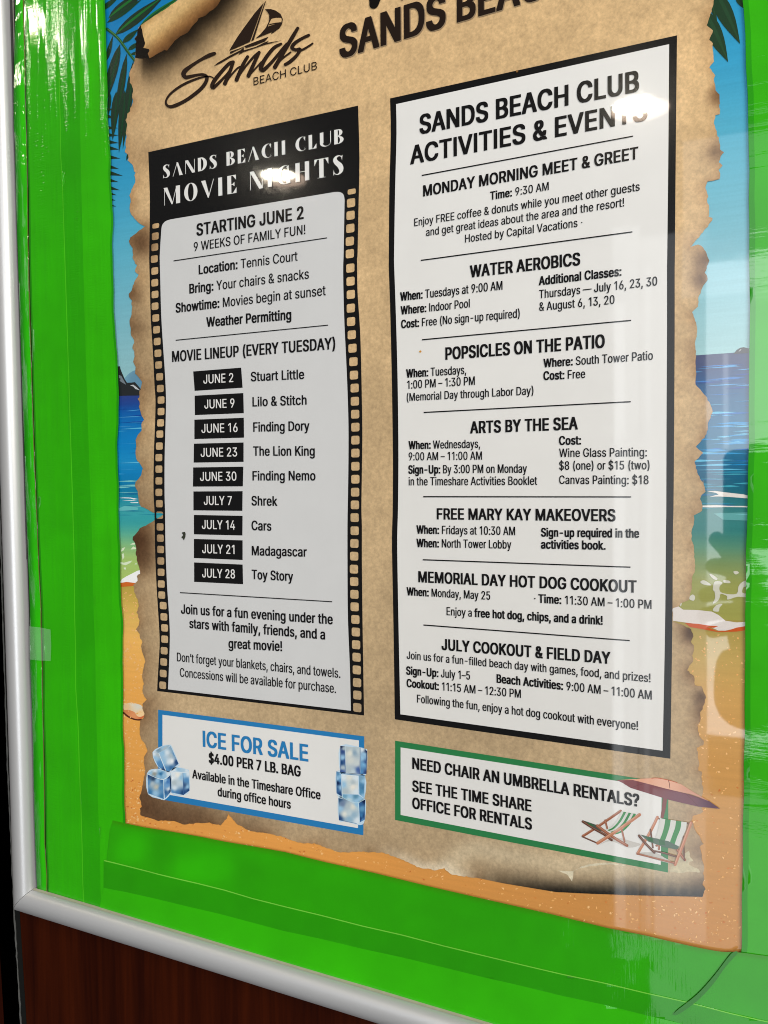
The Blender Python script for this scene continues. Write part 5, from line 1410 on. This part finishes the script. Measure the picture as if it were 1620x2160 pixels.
cube(vj, [(285, 235), (710, 270), (830, 310), (872, 350), (850, 850), (720, 860), (400, 830), (280, 800)],
     [([(285, 240), (385, 245), (405, 825), (282, 800)], [(300, 250, (30, 40, 70)), (340, 360, (50, 76, 130)), (340, 500, LB), (310, 600, NV), (340, 720, GY), (320, 790, (60, 90, 150)), (370, 300, GY), (390, 560, (60, 90, 140))]),
      ([(395, 250), (712, 272), (712, 855), (405, 825)], [(420, 300, GY), (500, 400, (222, 222, 212)), (600, 390, (140, 165, 185)), (680, 350, (190, 204, 208)), (520, 560, (206, 210, 206)), (640, 620, (200, 208, 208)), (480, 750, GY), (680, 760, (70, 100, 160)), (560, 800, (190, 206, 214))]),
      ([(722, 280), (830, 310), (868, 355), (848, 850), (722, 855)], [(760, 320, WH), (760, 500, LB), (800, 640, (120, 176, 216)), (860, 360, (26, 36, 70)), (840, 600, (60, 90, 140)), (740, 800, MB_), (840, 830, (50, 70, 120)), (810, 420, LB)])],
     [([(716, 275, 12), (716, 560, 10), (712, 855, 12)], (60, 90, 130)), ([(862, 350, 14), (856, 600, 10), (850, 845, 12)], (36, 50, 90))])
cube(vj, [(240, 1360), (400, 1400), (600, 1470), (830, 1390), (820, 1840), (715, 1960), (400, 1880), (255, 1850)],
     [([(245, 1370), (690, 1480), (690, 1940), (400, 1880), (255, 1845)], [(260, 1400, (46, 80, 116)), (330, 1500, (110, 130, 160)), (280, 1600, LB), (450, 1550, GY), (560, 1560, (216, 216, 206)), (640, 1500, LB), (480, 1700, (190, 206, 212)), (580, 1740, (150, 180, 200)), (380, 1720, (220, 222, 214)), (270, 1820, NV), (480, 1830, (140, 176, 200)), (660, 1860, WH)]),
      ([(690, 1480), (828, 1400), (818, 1840), (712, 1900)], [(720, 1500, (50, 96, 150)), (810, 1430, (16, 26, 60)), (760, 1600, (96, 150, 190)), (740, 1750, (60, 120, 170)), (810, 1760, NV), (715, 1830, (26, 50, 100)), (770, 1860, MB_)])],
     [([(685, 1480, 14), (690, 1700, 12), (705, 1940, 14)], (190, 216, 230)), ([(255, 1850, 10), (400, 1880, 9), (640, 1925, 10)], (70, 110, 150))])
cube(vj, [(200, 795), (420, 830), (820, 880), (810, 1380), (660, 1480), (560, 1460), (330, 1380), (205, 1270)],
     [([(200, 800), (310, 850), (325, 1360), (205, 1265)], [(240, 840, (90, 140, 180)), (230, 950, LB), (240, 1040, (16, 36, 76)), (280, 1000, MB_), (230, 1180, (60, 100, 150)), (290, 1150, LB), (280, 1290, (36, 70, 120)), (300, 900, LB)]),
      ([(320, 860), (670, 890), (680, 1290), (330, 1280)], [(360, 920, WH), (480, 930, (222, 222, 214)), (620, 940, WH), (360, 1080, LB), (480, 1060, (200, 210, 210)), (560, 1130, (230, 226, 216)), (400, 1230, GY), (640, 1240, WH), (560, 1030, GY)]),
      ([(690, 890), (818, 885), (808, 1380), (700, 1290)], [(740, 940, (120, 160, 186)), (790, 1000, LB), (730, 1100, (76, 130, 170)), (780, 1150, (70, 120, 160)), (740, 1220, (80, 140, 180)), (800, 1340, LB)]),
      ([(330, 1290), (670, 1300), (800, 1385), (660, 1475), (340, 1375)], [(380, 1330, (110, 160, 190)), (500, 1340, LB), (620, 1340, (90, 140, 170)), (480, 1410, (190, 212, 218)), (640, 1440, LB), (720, 1390, LB)])],
     [([(310, 850, 14), (318, 1100, 12), (330, 1370, 14)], (200, 222, 236)), ([(200, 800, 12), (420, 850, 14), (815, 885, 14)], (70, 110, 150)), ([(210, 1275, 9), (400, 1395, 14), (640, 1480, 14), (800, 1400, 12)], (180, 210, 224))])

# ------------------------------------------------------------------ rental panel
rent = quad(H_PANEL, VF([(66, 953)]) + VH([(1205, 118 - 16), (1203, 475), (66, 256)]), M_GREEN, 'rental_panel', poster)
quad(H_INNER, VF([(89, 981)]) + VH([(1177, 122), (1173, 443), (89, 235)]), M_WHITE, 'paper_area', rent)
text('text_line', 'NEED CHAIR AN UMBRELLA RENTALS?', VH, [(139, 42), (1082, 201)], 48, 'B', M_BLACK, H_TEXT, rent)
text('text_line', 'SEE THE TIME SHARE', VH, [(139, 136), (633, 221)], 46, 'B', M_BLACK, H_TEXT, rent)
text('text_line', 'OFFICE FOR RENTALS', VH, [(139, 207), (635, 297)], 46, 'B', M_BLACK, H_TEXT, rent)
vc = Z(1200, 1620, 4.7647)
WD, WL, WDK = (150, 88, 62), (186, 122, 92), (92, 52, 38)
GS, WS = (44, 130, 66), (206, 206, 200)


def bars(sh, items):
    for pts, w, col in items:
        n = len(pts)
        add_stroke(sh, [(p[0], p[1], w) for p in pts], col, vc, 2)
        add_stroke(sh, [(p[0] - w * .12, p[1] - w * .22, w * .35) for p in pts], mix(col, (255, 230, 210), .25), vc, 2, False)


um = Sheet(H_BOX + 0.00004)
um.poly(vc([(945, 290), (990, 290), (975, 400), (950, 505), (920, 500), (935, 400)]), (120, 58, 52))
um.grad(vc([(480, 122), (640, 112), (880, 100), (1000, 122), (1130, 165), (1250, 240), (1410, 335), (1250, 270), (960, 205), (760, 150), (640, 122)]), idw([(1350, 1642, (222, 160, 128)), (1400, 1650, (228, 176, 150)), (1470, 1685, (206, 150, 128))]), 5)
um.grad(vc([(480, 122), (640, 120), (760, 150), (960, 203), (1200, 262), (1410, 333), (1520, 410), (1300, 388), (1000, 318), (620, 200), (540, 150)]), idw([(1310, 1648, (120, 52, 56)), (1380, 1668, (118, 56, 62)), (1440, 1685, (110, 56, 72)), (1510, 1703, (84, 44, 70))]), 5)
for pts in ([(620, 200, 5), (700, 172, 4), (770, 152, 4)], [(1000, 120, 7), (1010, 160, 6), (1015, 205, 5)], [(1180, 262, 4), (1240, 320, 4), (1300, 388, 5)]):
    add_stroke(um, pts, (92, 40, 46), vc, 3, False)
add_stroke(um, [(830, 104, 6), (890, 101, 7), (1000, 122, 6), (1090, 148, 5)], (196, 96, 66), vc, 3, False)
um.build('parasol', M_INK, rent)


def stripes(sh, L, R, k):
    """Striped canvas between two edges."""
    L, R = smooth(L, 4), smooth(R, 4)
    for i in range(k):
        a, b = i / k, (i + 1) / k
        l = [(p[0] * (1 - a) + q[0] * a, p[1] * (1 - a) + q[1] * a) for p, q in zip(L, R)]
        r = [(p[0] * (1 - b) + q[0] * b, p[1] * (1 - b) + q[1] * b) for p, q in zip(L, R)]
        sh.poly(vc(l + r[::-1]), WS if i % 2 == 0 else GS)


sd = Sheet(H_BOX)
sd.grad(vc(smooth([(300, 775), (420, 735), (600, 800), (720, 770), (640, 740), (460, 700)], 4, True)), flat((196, 192, 186)), 6)
sd.grad(vc(smooth([(700, 860), (860, 850), (960, 900), (1060, 960), (920, 935)], 4, True)), flat((190, 186, 180)), 6)
sd.build('printed_shade', M_INK, rent)
c1 = Sheet(H_BOX + 0.00006)
bars(c1, [([(140, 685), (290, 590), (520, 432)], 26, WD), ([(135, 690), (285, 755)], 14, WDK)])
stripes(c1, [(525, 435), (480, 520), (420, 590), (370, 615)], [(675, 462), (620, 560), (540, 640), (470, 668)], 6)
c1.poly(vc([(140, 525), (270, 570), (380, 650), (340, 640), (230, 605), (150, 555)]), (70, 84, 74))
c1.poly(vc([(165, 545), (210, 556), (250, 580), (215, 578)]), (40, 110, 60))
bars(c1, [([(365, 525), (385, 605)], 18, WD), ([(140, 538), (250, 610), (350, 665), (430, 725)], 24, WDK), ([(285, 580), (420, 680), (585, 780)], 28, WD), ([(530, 610), (560, 740)], 18, WD), ([(290, 755), (500, 620), (710, 470)], 32, WL)])
c1.build('deck_chair', M_INK, rent)
c2 = Sheet(H_BOX + 0.00008)
bars(c2, [([(900, 508), (925, 515)], 14, WDK), ([(1180, 552), (1215, 562)], 14, WDK), ([(890, 495), (820, 640), (690, 860)], 28, WL), ([(880, 780), (905, 780), (905, 815)], 22, WD), ([(820, 620), (845, 800)], 16, WDK)])
stripes(c2, [(915, 505), (905, 570), (890, 640), (866, 700)], [(1185, 545), (1175, 620), (1140, 700), (1110, 790)], 5)
c2.poly(vc([(720, 670), (860, 705), (1000, 735), (1110, 790), (1090, 820), (960, 795), (800, 740)]), (74, 100, 84))
for q in ([(770, 690), (840, 705), (850, 745), (800, 730)], [(900, 715), (960, 730), (970, 780), (910, 770)]):
    c2.poly(vc(q), (36, 96, 54))
bars(c2, [([(705, 680), (780, 770), (860, 850)], 24, WDK), ([(860, 835), (960, 855), (1075, 890)], 18, WDK), ([(690, 862), (860, 905), (1060, 955)], 18, WD), ([(1045, 755), (1110, 850), (1165, 925)], 26, WD), ([(1150, 690), (1160, 930)], 14, WDK), ([(1228, 550), (1150, 760), (1068, 970)], 30, WL)])
c2.build('deck_chair', M_INK, rent)

# marks on the sheet: a blot, specks and a hair
for pts, col in ((VE(ragged([(758, 85), (772, 83), (772, 104), (766, 118), (755, 104), (762, 98)], 1.5, 4, True, 3)), (52, 56, 46)),
                 (VD(smooth([(171, 393), (176, 398), (171, 403), (166, 398)], 3, True)), (206, 150, 60)),
                 (VB(smooth([(573, 292), (579, 297), (574, 302), (569, 297)], 3, True)), (130, 92, 48)),
                 (VB(smooth([(844, 924), (847, 927), (844, 930), (841, 927)], 3, True)), (60, 60, 60)),
                 (VF(smooth([(648, 358), (652, 361), (648, 364), (644, 361)], 3, True)), (60, 60, 60))):
    mk = Sheet(H_TEXT + 0.00005)
    mk.poly(pts, col)
    mk.build('dirt_speck', M_INK, poster)

# ------------------------------------------------------------------ green tape


def tape_material(name, sx, sz, scale, ripple, low, seed=0.0, coat_rough=0.03, band=(1, 1, 1)):
    """Glossy plastic tape: fine ripples (slope ripple) over broad waves (slope low)."""
    dist = ripple / (scale * max(sx, sz))
    strength, low = 1.0, low / (dist * 18) / 10
    m = bpy.data.materials.new(name)
    m.use_nodes = True
    nt = m.node_tree
    b = nt.nodes['Principled BSDF']
    b.inputs['Roughness'].default_value = 0.45
    b.inputs['Specular IOR Level'].default_value = 0.08
    b.inputs['Coat Weight'].default_value = 1.0
    b.inputs['Coat Roughness'].default_value = coat_rough
    at = N(nt, 'ShaderNodeAttribute', attribute_name='ink')
    tc = N(nt, 'ShaderNodeTexCoord')
    no0 = N(nt, 'ShaderNodeTexNoise')
    no0.inputs['Scale'].default_value = 35
    no0.inputs['Detail'].default_value = 4
    nt.links.new(tc.outputs['Object'], no0.inputs['Vector'])
    mr0 = N(nt, 'ShaderNodeMapRange')
    mr0.inputs['To Min'].default_value = 0.9
    mr0.inputs['To Max'].default_value = 1.1
    nt.links.new(no0.outputs['Fac'], mr0.inputs['Value'])
    mu0 = N(nt, 'ShaderNodeVectorMath', operation='SCALE')
    nt.links.new(at.outputs['Color'], mu0.inputs[0])
    nt.links.new(mr0.outputs[0], mu0.inputs['Scale'])
    nt.links.new(mu0.outputs[0], b.inputs['Base Color'])
    mp = N(nt, 'ShaderNodeMapping')
    mp.inputs['Scale'].default_value = (sx, 1, sz)
    mp.inputs['Location'].default_value = (seed, 0, seed * 1.7)
    nt.links.new(tc.outputs['Object'], mp.inputs['Vector'])
    no = N(nt, 'ShaderNodeTexNoise')
    no.inputs['Scale'].default_value = scale
    no.inputs['Detail'].default_value = 3
    no.inputs['Roughness'].default_value = 0.55
    nt.links.new(mp.outputs[0], no.inputs['Vector'])
    nl_ = N(nt, 'ShaderNodeTexNoise')
    nl_.inputs['Scale'].default_value = 18
    nl_.inputs['Detail'].default_value = 2
    nt.links.new(tc.outputs['Object'], nl_.inputs['Vector'])
    ad = N(nt, 'ShaderNodeMath', operation='MULTIPLY_ADD')
    ad.inputs[1].default_value = low * 10
    nt.links.new(nl_.outputs['Fac'], ad.inputs[0])
    # the ripples come in bands along the tape
    mpb = N(nt, 'ShaderNodeMapping')
    mpb.inputs['Scale'].default_value = band
    nt.links.new(tc.outputs['Object'], mpb.inputs['Vector'])
    nb_ = N(nt, 'ShaderNodeTexNoise')
    nb_.inputs['Scale'].default_value = 1.0
    nb_.inputs['Detail'].default_value = 2
    nt.links.new(mpb.outputs[0], nb_.inputs['Vector'])
    mr = N(nt, 'ShaderNodeMapRange')
    mr.inputs['From Min'].default_value = 0.46
    mr.inputs['From Max'].default_value = 0.60
    mr.inputs['To Min'].default_value = 0.06
    mr.inputs['To Max'].default_value = 1.0
    nt.links.new(nb_.outputs['Fac'], mr.inputs['Value'])
    mm = N(nt, 'ShaderNodeMath', operation='MULTIPLY')
    nt.links.new(no.outputs['Fac'], mm.inputs[0])
    nt.links.new(mr.outputs[0], mm.inputs[1])
    nt.links.new(mm.outputs[0], ad.inputs[2])
    bp = N(nt, 'ShaderNodeBump')
    bp.inputs['Strength'].default_value = strength
    bp.inputs['Distance'].default_value = dist
    nt.links.new(ad.outputs[0], bp.inputs['Height'])
    nt.links.new(bp.outputs[0], b.inputs['Coat Normal'])
    nt.links.new(bp.outputs[0], b.inputs['Normal'])
    return m


M_TL = tape_material('green_tape_side', 0.22, 1.5, 420, 0.15, 0.006, band=(110, 1, 7))
M_TO = tape_material('green_tape_fold', 3.0, 0.25, 160, 0.30, 0.12, seed=3, band=(60, 1, 14))
M_TB = tape_material('green_tape_bottom', 2.4, 0.10, 260, 0.035, 0.006, seed=5, band=(30, 1, 30))
M_TR = tape_material('green_tape_ribbed', 0.12, 2.0, 260, 0.045, 0.006, seed=8, band=(5, 1, 60))
G1, G2, G3 = (40, 172, 2), (32, 154, 2), (46, 184, 2)

INNER_L = vp3([(70, -1100), (92, 0), (100, 300), (110, 500), (125, 720), (132, 900), (145, 1250), (154, 1400), (151, 1700), (155, 2160)])[0:] + v4([(55, 300), (75, 700), (95, 1000), (110, 1150), (112, 1400), (105, 1600), (100, 1900)]) + \
    v5([(100, 0), (110, 500), (120, 900), (130, 1300), (140, 1600), (155, 1900), (160, 2120)]) + v6([(105, 300), (105, 900), (115, 1300), (125, 1800), (128, 2130), (134, 2380)])
INNER_L = [(220, -30)] + [p[:2] for p in INNER_L[1:]]
LINE = [(51, -30), (55, 200), (60, 400), (70, 800), (85, 1200), (91, 1400), (96, 1700), (101, 1896)]
RIDGE = [(121, -30), (125, 200), (131, 400), (144, 800), (156, 1200), (160, 1450), (170, 1700), (177, 1918)]
OVER = [(165, -30), (168, 200), (172, 400), (182, 800), (196, 1200), (202, 1450), (208, 1700), (214, 1932)]
OUTR = [(32, -30), (31, 200), (35, 400), (48, 800), (61, 1200), (66, 1400), (73, 1700), (79, 1888)]


def xat(line, y):
    return np.interp(y, [p[1] for p in line], [p[0] for p in line])


def wavy(line, amp=0.9):
    """Hand-laid edge: drifts slightly from the straight."""
    out = []
    for i, (x, y) in enumerate(line):
        out.append((x + amp * math.sin(x * .031 + y * .043) + amp * .5 * math.sin(x * .11 - y * .093 + 1), y + amp * math.sin(x * .037 - y * .021 + 2)))
    return out


def strip(name, areas, h, mat, label, step=6, fold=(120, 12, 0.0004)):
    """One length of tape; areas = (one side, other side, tone) laid side by side, darker where it lies double."""
    sh = Sheet(h)
    for A, B, fn in areas:
        sh.k = 0
        sh.grad(wavy(sm(A)) + list(reversed(wavy(sm(B)))), fn, step)
    o = sh.build(name, mat)
    co = np.array([v.co[:] for v in o.data.vertices])
    q = np.stack([co[:, 0] * fold[0] + 40, co[:, 2] * fold[1] + 40], 1)
    up = vnoise(q, 1.0, 21) * fold[2]
    for v, d in zip(o.data.vertices, up):
        v.co.y -= float(d)
    for p in o.data.polygons:
        p.use_smooth = True
    tag(o, label, 'tape', 'green tape strips around the poster')
    return o


def inset(line, dx, dy=0.0):
    return [(x + dx, y + dy) for x, y in line]


def tone(rgb):
    a = np.array(rgb, float)

    def fn(p):
        return a * (1 + .05 * (vnoise(p, 120, 5) - .5) + .03 * (vnoise(p, 30, 6) - .5))[:, None]
    return fn


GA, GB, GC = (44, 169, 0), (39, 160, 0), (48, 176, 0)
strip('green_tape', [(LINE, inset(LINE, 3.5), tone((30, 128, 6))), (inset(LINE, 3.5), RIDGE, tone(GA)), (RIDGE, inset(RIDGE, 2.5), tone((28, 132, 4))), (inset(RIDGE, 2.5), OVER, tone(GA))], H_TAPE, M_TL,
      'long upright green tape strip beside the thin line of the folded one')
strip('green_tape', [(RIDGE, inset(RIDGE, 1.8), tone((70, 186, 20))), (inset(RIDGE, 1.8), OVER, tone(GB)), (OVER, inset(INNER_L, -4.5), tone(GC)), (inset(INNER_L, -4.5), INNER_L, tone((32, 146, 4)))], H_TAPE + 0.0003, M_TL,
      'upright green tape strip overlapping the blue sky and sea beside the movie panel')


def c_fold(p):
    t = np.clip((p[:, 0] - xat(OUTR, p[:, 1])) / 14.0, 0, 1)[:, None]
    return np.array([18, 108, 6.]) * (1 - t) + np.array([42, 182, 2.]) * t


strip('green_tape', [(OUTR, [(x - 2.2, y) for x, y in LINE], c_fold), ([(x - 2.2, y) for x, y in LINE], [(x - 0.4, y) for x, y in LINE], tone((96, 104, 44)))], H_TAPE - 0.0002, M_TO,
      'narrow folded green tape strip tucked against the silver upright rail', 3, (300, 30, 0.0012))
TOPB = [(234, 1729), (262, 1736), (420, 1765), (600, 1798), (900, 1868), (1280, 1956), (1460, 1995), (1524, 2008), (1566, 2010), (1760, 2032)]
MIDB = [(219, 1814), (300, 1834), (420, 1863), (600, 1911), (850, 1972), (1100, 2034), (1360, 2092), (1620, 2155), (1780, 2192)]
BOTU = [(219, 1872), (400, 1912), (600, 1963), (850, 2020), (1100, 2080), (1360, 2140), (1620, 2205), (1780, 2240)]
BOTL = [(206, 1926), (600, 2040), (1100, 2188), (1780, 2392)]


def xat_y(line, x):
    return np.interp(x, [p[0] for p in line], [p[1] for p in line])


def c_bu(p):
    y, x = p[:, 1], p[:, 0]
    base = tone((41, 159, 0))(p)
    # smooth paler and darker patches in the tape tone
    patch = np.zeros(len(p))
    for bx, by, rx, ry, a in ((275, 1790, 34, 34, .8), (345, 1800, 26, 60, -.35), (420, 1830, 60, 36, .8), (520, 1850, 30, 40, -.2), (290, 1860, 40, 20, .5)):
        patch += a * np.exp(-(((x - bx) / rx) ** 2 + ((y - by) / ry) ** 2) ** 1.6)
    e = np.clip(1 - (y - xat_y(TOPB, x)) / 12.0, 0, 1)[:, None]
    return base * (1 + .14 * patch)[:, None] * (1 - .12 * e) + np.array([16, 0, 0.]) * e


RTO = [(1563, -30), (1569, 20), (1577, 200), (1580, 361), (1581, 548), (1580, 861), (1577, 1048), (1574, 1168), (1572, 1361), (1571, 1548), (1568, 1741), (1565, 1957), (1563, 2040), (1562, 2120)]
strip('green_tape', [(RTO, inset(RTO, 12), tone((34, 146, 6))), (inset(RTO, 12), [(1800, -30), (1800, 2120)], tone((48, 168, 4)))], H_TAPE, M_TR,
      'ribbed glossy green tape strip with pale reflections along the seaward border', 8, (30, 30, 0.0001))
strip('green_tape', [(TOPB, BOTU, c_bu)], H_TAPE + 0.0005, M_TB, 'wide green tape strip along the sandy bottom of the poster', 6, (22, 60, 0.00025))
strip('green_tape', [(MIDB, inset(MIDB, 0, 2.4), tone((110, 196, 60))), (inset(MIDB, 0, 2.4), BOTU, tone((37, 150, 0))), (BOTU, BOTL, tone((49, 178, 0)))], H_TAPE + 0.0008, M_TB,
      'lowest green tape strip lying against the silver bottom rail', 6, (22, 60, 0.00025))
# crease of the corner fold
cr = Sheet(H_TAPE + 0.0019)
cr.grad(smooth([(1542, 2012), (1556, 2010), (1530, 2040), (1505, 2075), (1470, 2112), (1430, 2140), (1425, 2134), (1470, 2098), (1508, 2056)], 4, True), flat((30, 122, 16)), 5)
fold = cr.build('tape_crease', M_TB)
tag(fold, 'dark creased fold of green tape at the lower corner', 'tape')

# clear sticky tape over the fold
def film():
    m = bpy.data.materials.new('clear_tape_film')
    m.use_nodes = True
    nt = m.node_tree
    b = nt.nodes['Principled BSDF']
    b.inputs['Base Color'].default_value = (0.55, 0.75, 0.55, 1)
    b.inputs['Alpha'].default_value = 0.2
    b.inputs['Roughness'].default_value = 0.25
    b.inputs['Coat Weight'].default_value = 1.0
    b.inputs['Coat Roughness'].default_value = 0.05
    return m


cv = Z(0, 1200, 6.48)
ct = Sheet(H_TAPE + 0.0022)
ct.grad([p[:2] for p in cv([(398, 785), (550, 800), (690, 830), (700, 1050), (692, 1258), (550, 1252), (408, 1238), (402, 1000)])], flat((200, 220, 200)), 2.0)
ctape = ct.build('clear_tape', film())
for v in ctape.data.vertices:
    v.co.y -= 0.0008 * math.exp(-((v.co.x - P(84, 1360).x) / 0.004) ** 2) * (1 + math.cos((v.co.z - P(84, 1362).z) * 130))
for p in ctape.data.polygons:
    p.use_smooth = True
tag(ctape, 'small square of clear sticky tape bridging the green fold near the rail', 'tape')

# ------------------------------------------------------------------ phone and hand that take the picture (seen only mirrored in the gloss)


def mirrored(px, py, d):
    """Point d metres in front of the poster whose mirror image shows at a place of the photograph."""
    q = P(px, py)
    r = q - CAM
    t = (DIST + d) / r.y
    return Vector((CAM.x + r.x * t, -d, CAM.z + r.z * t))


M_PHONE = simple('phone_shell', (0.03, 0.032, 0.035), 0.4)
M_SKIN = simple('skin', (0.36, 0.21, 0.15), 0.55)
M_SLEEVE = simple('dark_sleeve', (0.02, 0.022, 0.026), 0.9)
out = []
for cx_, cy_, a0_ in ((1550, 973, 180), (1624, 968, 270), (1624, 1143, 0), (1550, 1148, 90)):
    for a in np.linspace(a0_, a0_ + 90, 7):
        out.append(mirrored(cx_ + 25 * math.cos(math.radians(a)), cy_ + 25 * math.sin(math.radians(a)), DIST + 0.002))
n = len(out)
v = [tuple(q) for q in out] + [(q.x, -(DIST + 0.010), q.z) for q in out]
me = bpy.data.meshes.new('phone')
me.from_pydata(v, [], [tuple(range(n)), tuple(range(2 * n - 1, n - 1, -1))] + [(i, (i + 1) % n, n + (i + 1) % n, n + i) for i in range(n)])
phone = link_mesh('phone', me, M_PHONE)
tag(phone, 'dark phone held up to the poster, mirrored as a rounded outline over the sea', 'phone')


def limb(name, chain, mat, parent=None):
    """Skin grown over a skeleton: list of branches of (x, y, z, radius)."""
    v, e, rad = [], [], []
    for br in chain:
        for i, q in enumerate(br):
            if isinstance(q, int):
                last = q
                continue
            v.append(q[:3])
            rad.append(q[3])
            if i > 0:
                e.append((last, len(v) - 1))
            last = len(v) - 1
    me = bpy.data.meshes.new(name)
    me.from_pydata(v, e, [])
    o = link_mesh(name, me, mat, parent)
    md = o.modifiers.new('skin', 'SKIN')
    md.use_smooth_shade = True
    if not me.skin_vertices:
        me.attributes.new('skin_vertices', 'FLOAT', 'POINT') if False else None
    for sv, r in zip(me.skin_vertices[0].data, rad):
        sv.radius = (r, r)
    me.skin_vertices[0].data[0].use_root = True
    sub = o.modifiers.new('sub', 'SUBSURF')
    sub.levels = sub.render_levels = 2
    return o


def m4(px, py, d, r):
    q = mirrored(px, py, d)
    return (q.x, q.y, q.z, r)


hand = limb('person', [[m4(1592, 1222, .630, .030), m4(1590, 1310, .636, .030), m4(1586, 1400, .650, .036)],
                       [0, m4(1548, 1170, .624, .0150), m4(1518, 1142, .617, .0125), m4(1497, 1128, .612, .0105)],
                       [0, m4(1548, 1198, .634, .0140), m4(1508, 1192, .630, .0120), m4(1492, 1197, .618, .0100)],
                       [0, m4(1538, 1248, .636, .0140), m4(1494, 1252, .632, .0120), m4(1476, 1262, .619, .0105)],
                       [1, m4(1538, 1288, .636, .0130), m4(1490, 1296, .632, .0110), m4(1472, 1304, .620, .0098)],
                       [1, m4(1545, 1322, .634, .0120), m4(1506, 1332, .629, .0100), m4(1490, 1336, .621, .0088)]], M_SKIN)
tag(hand, 'hand and forearm in a dark sleeve holding up a phone, mirrored in the poster', 'person')
limb('sleeve', [[m4(1588, 1372, .650, .048), m4(1584, 1420, .655, .050), m4(1576, 1490, .668, .050), m4(1574, 1525, .676, .036)]], M_SLEEVE, hand)
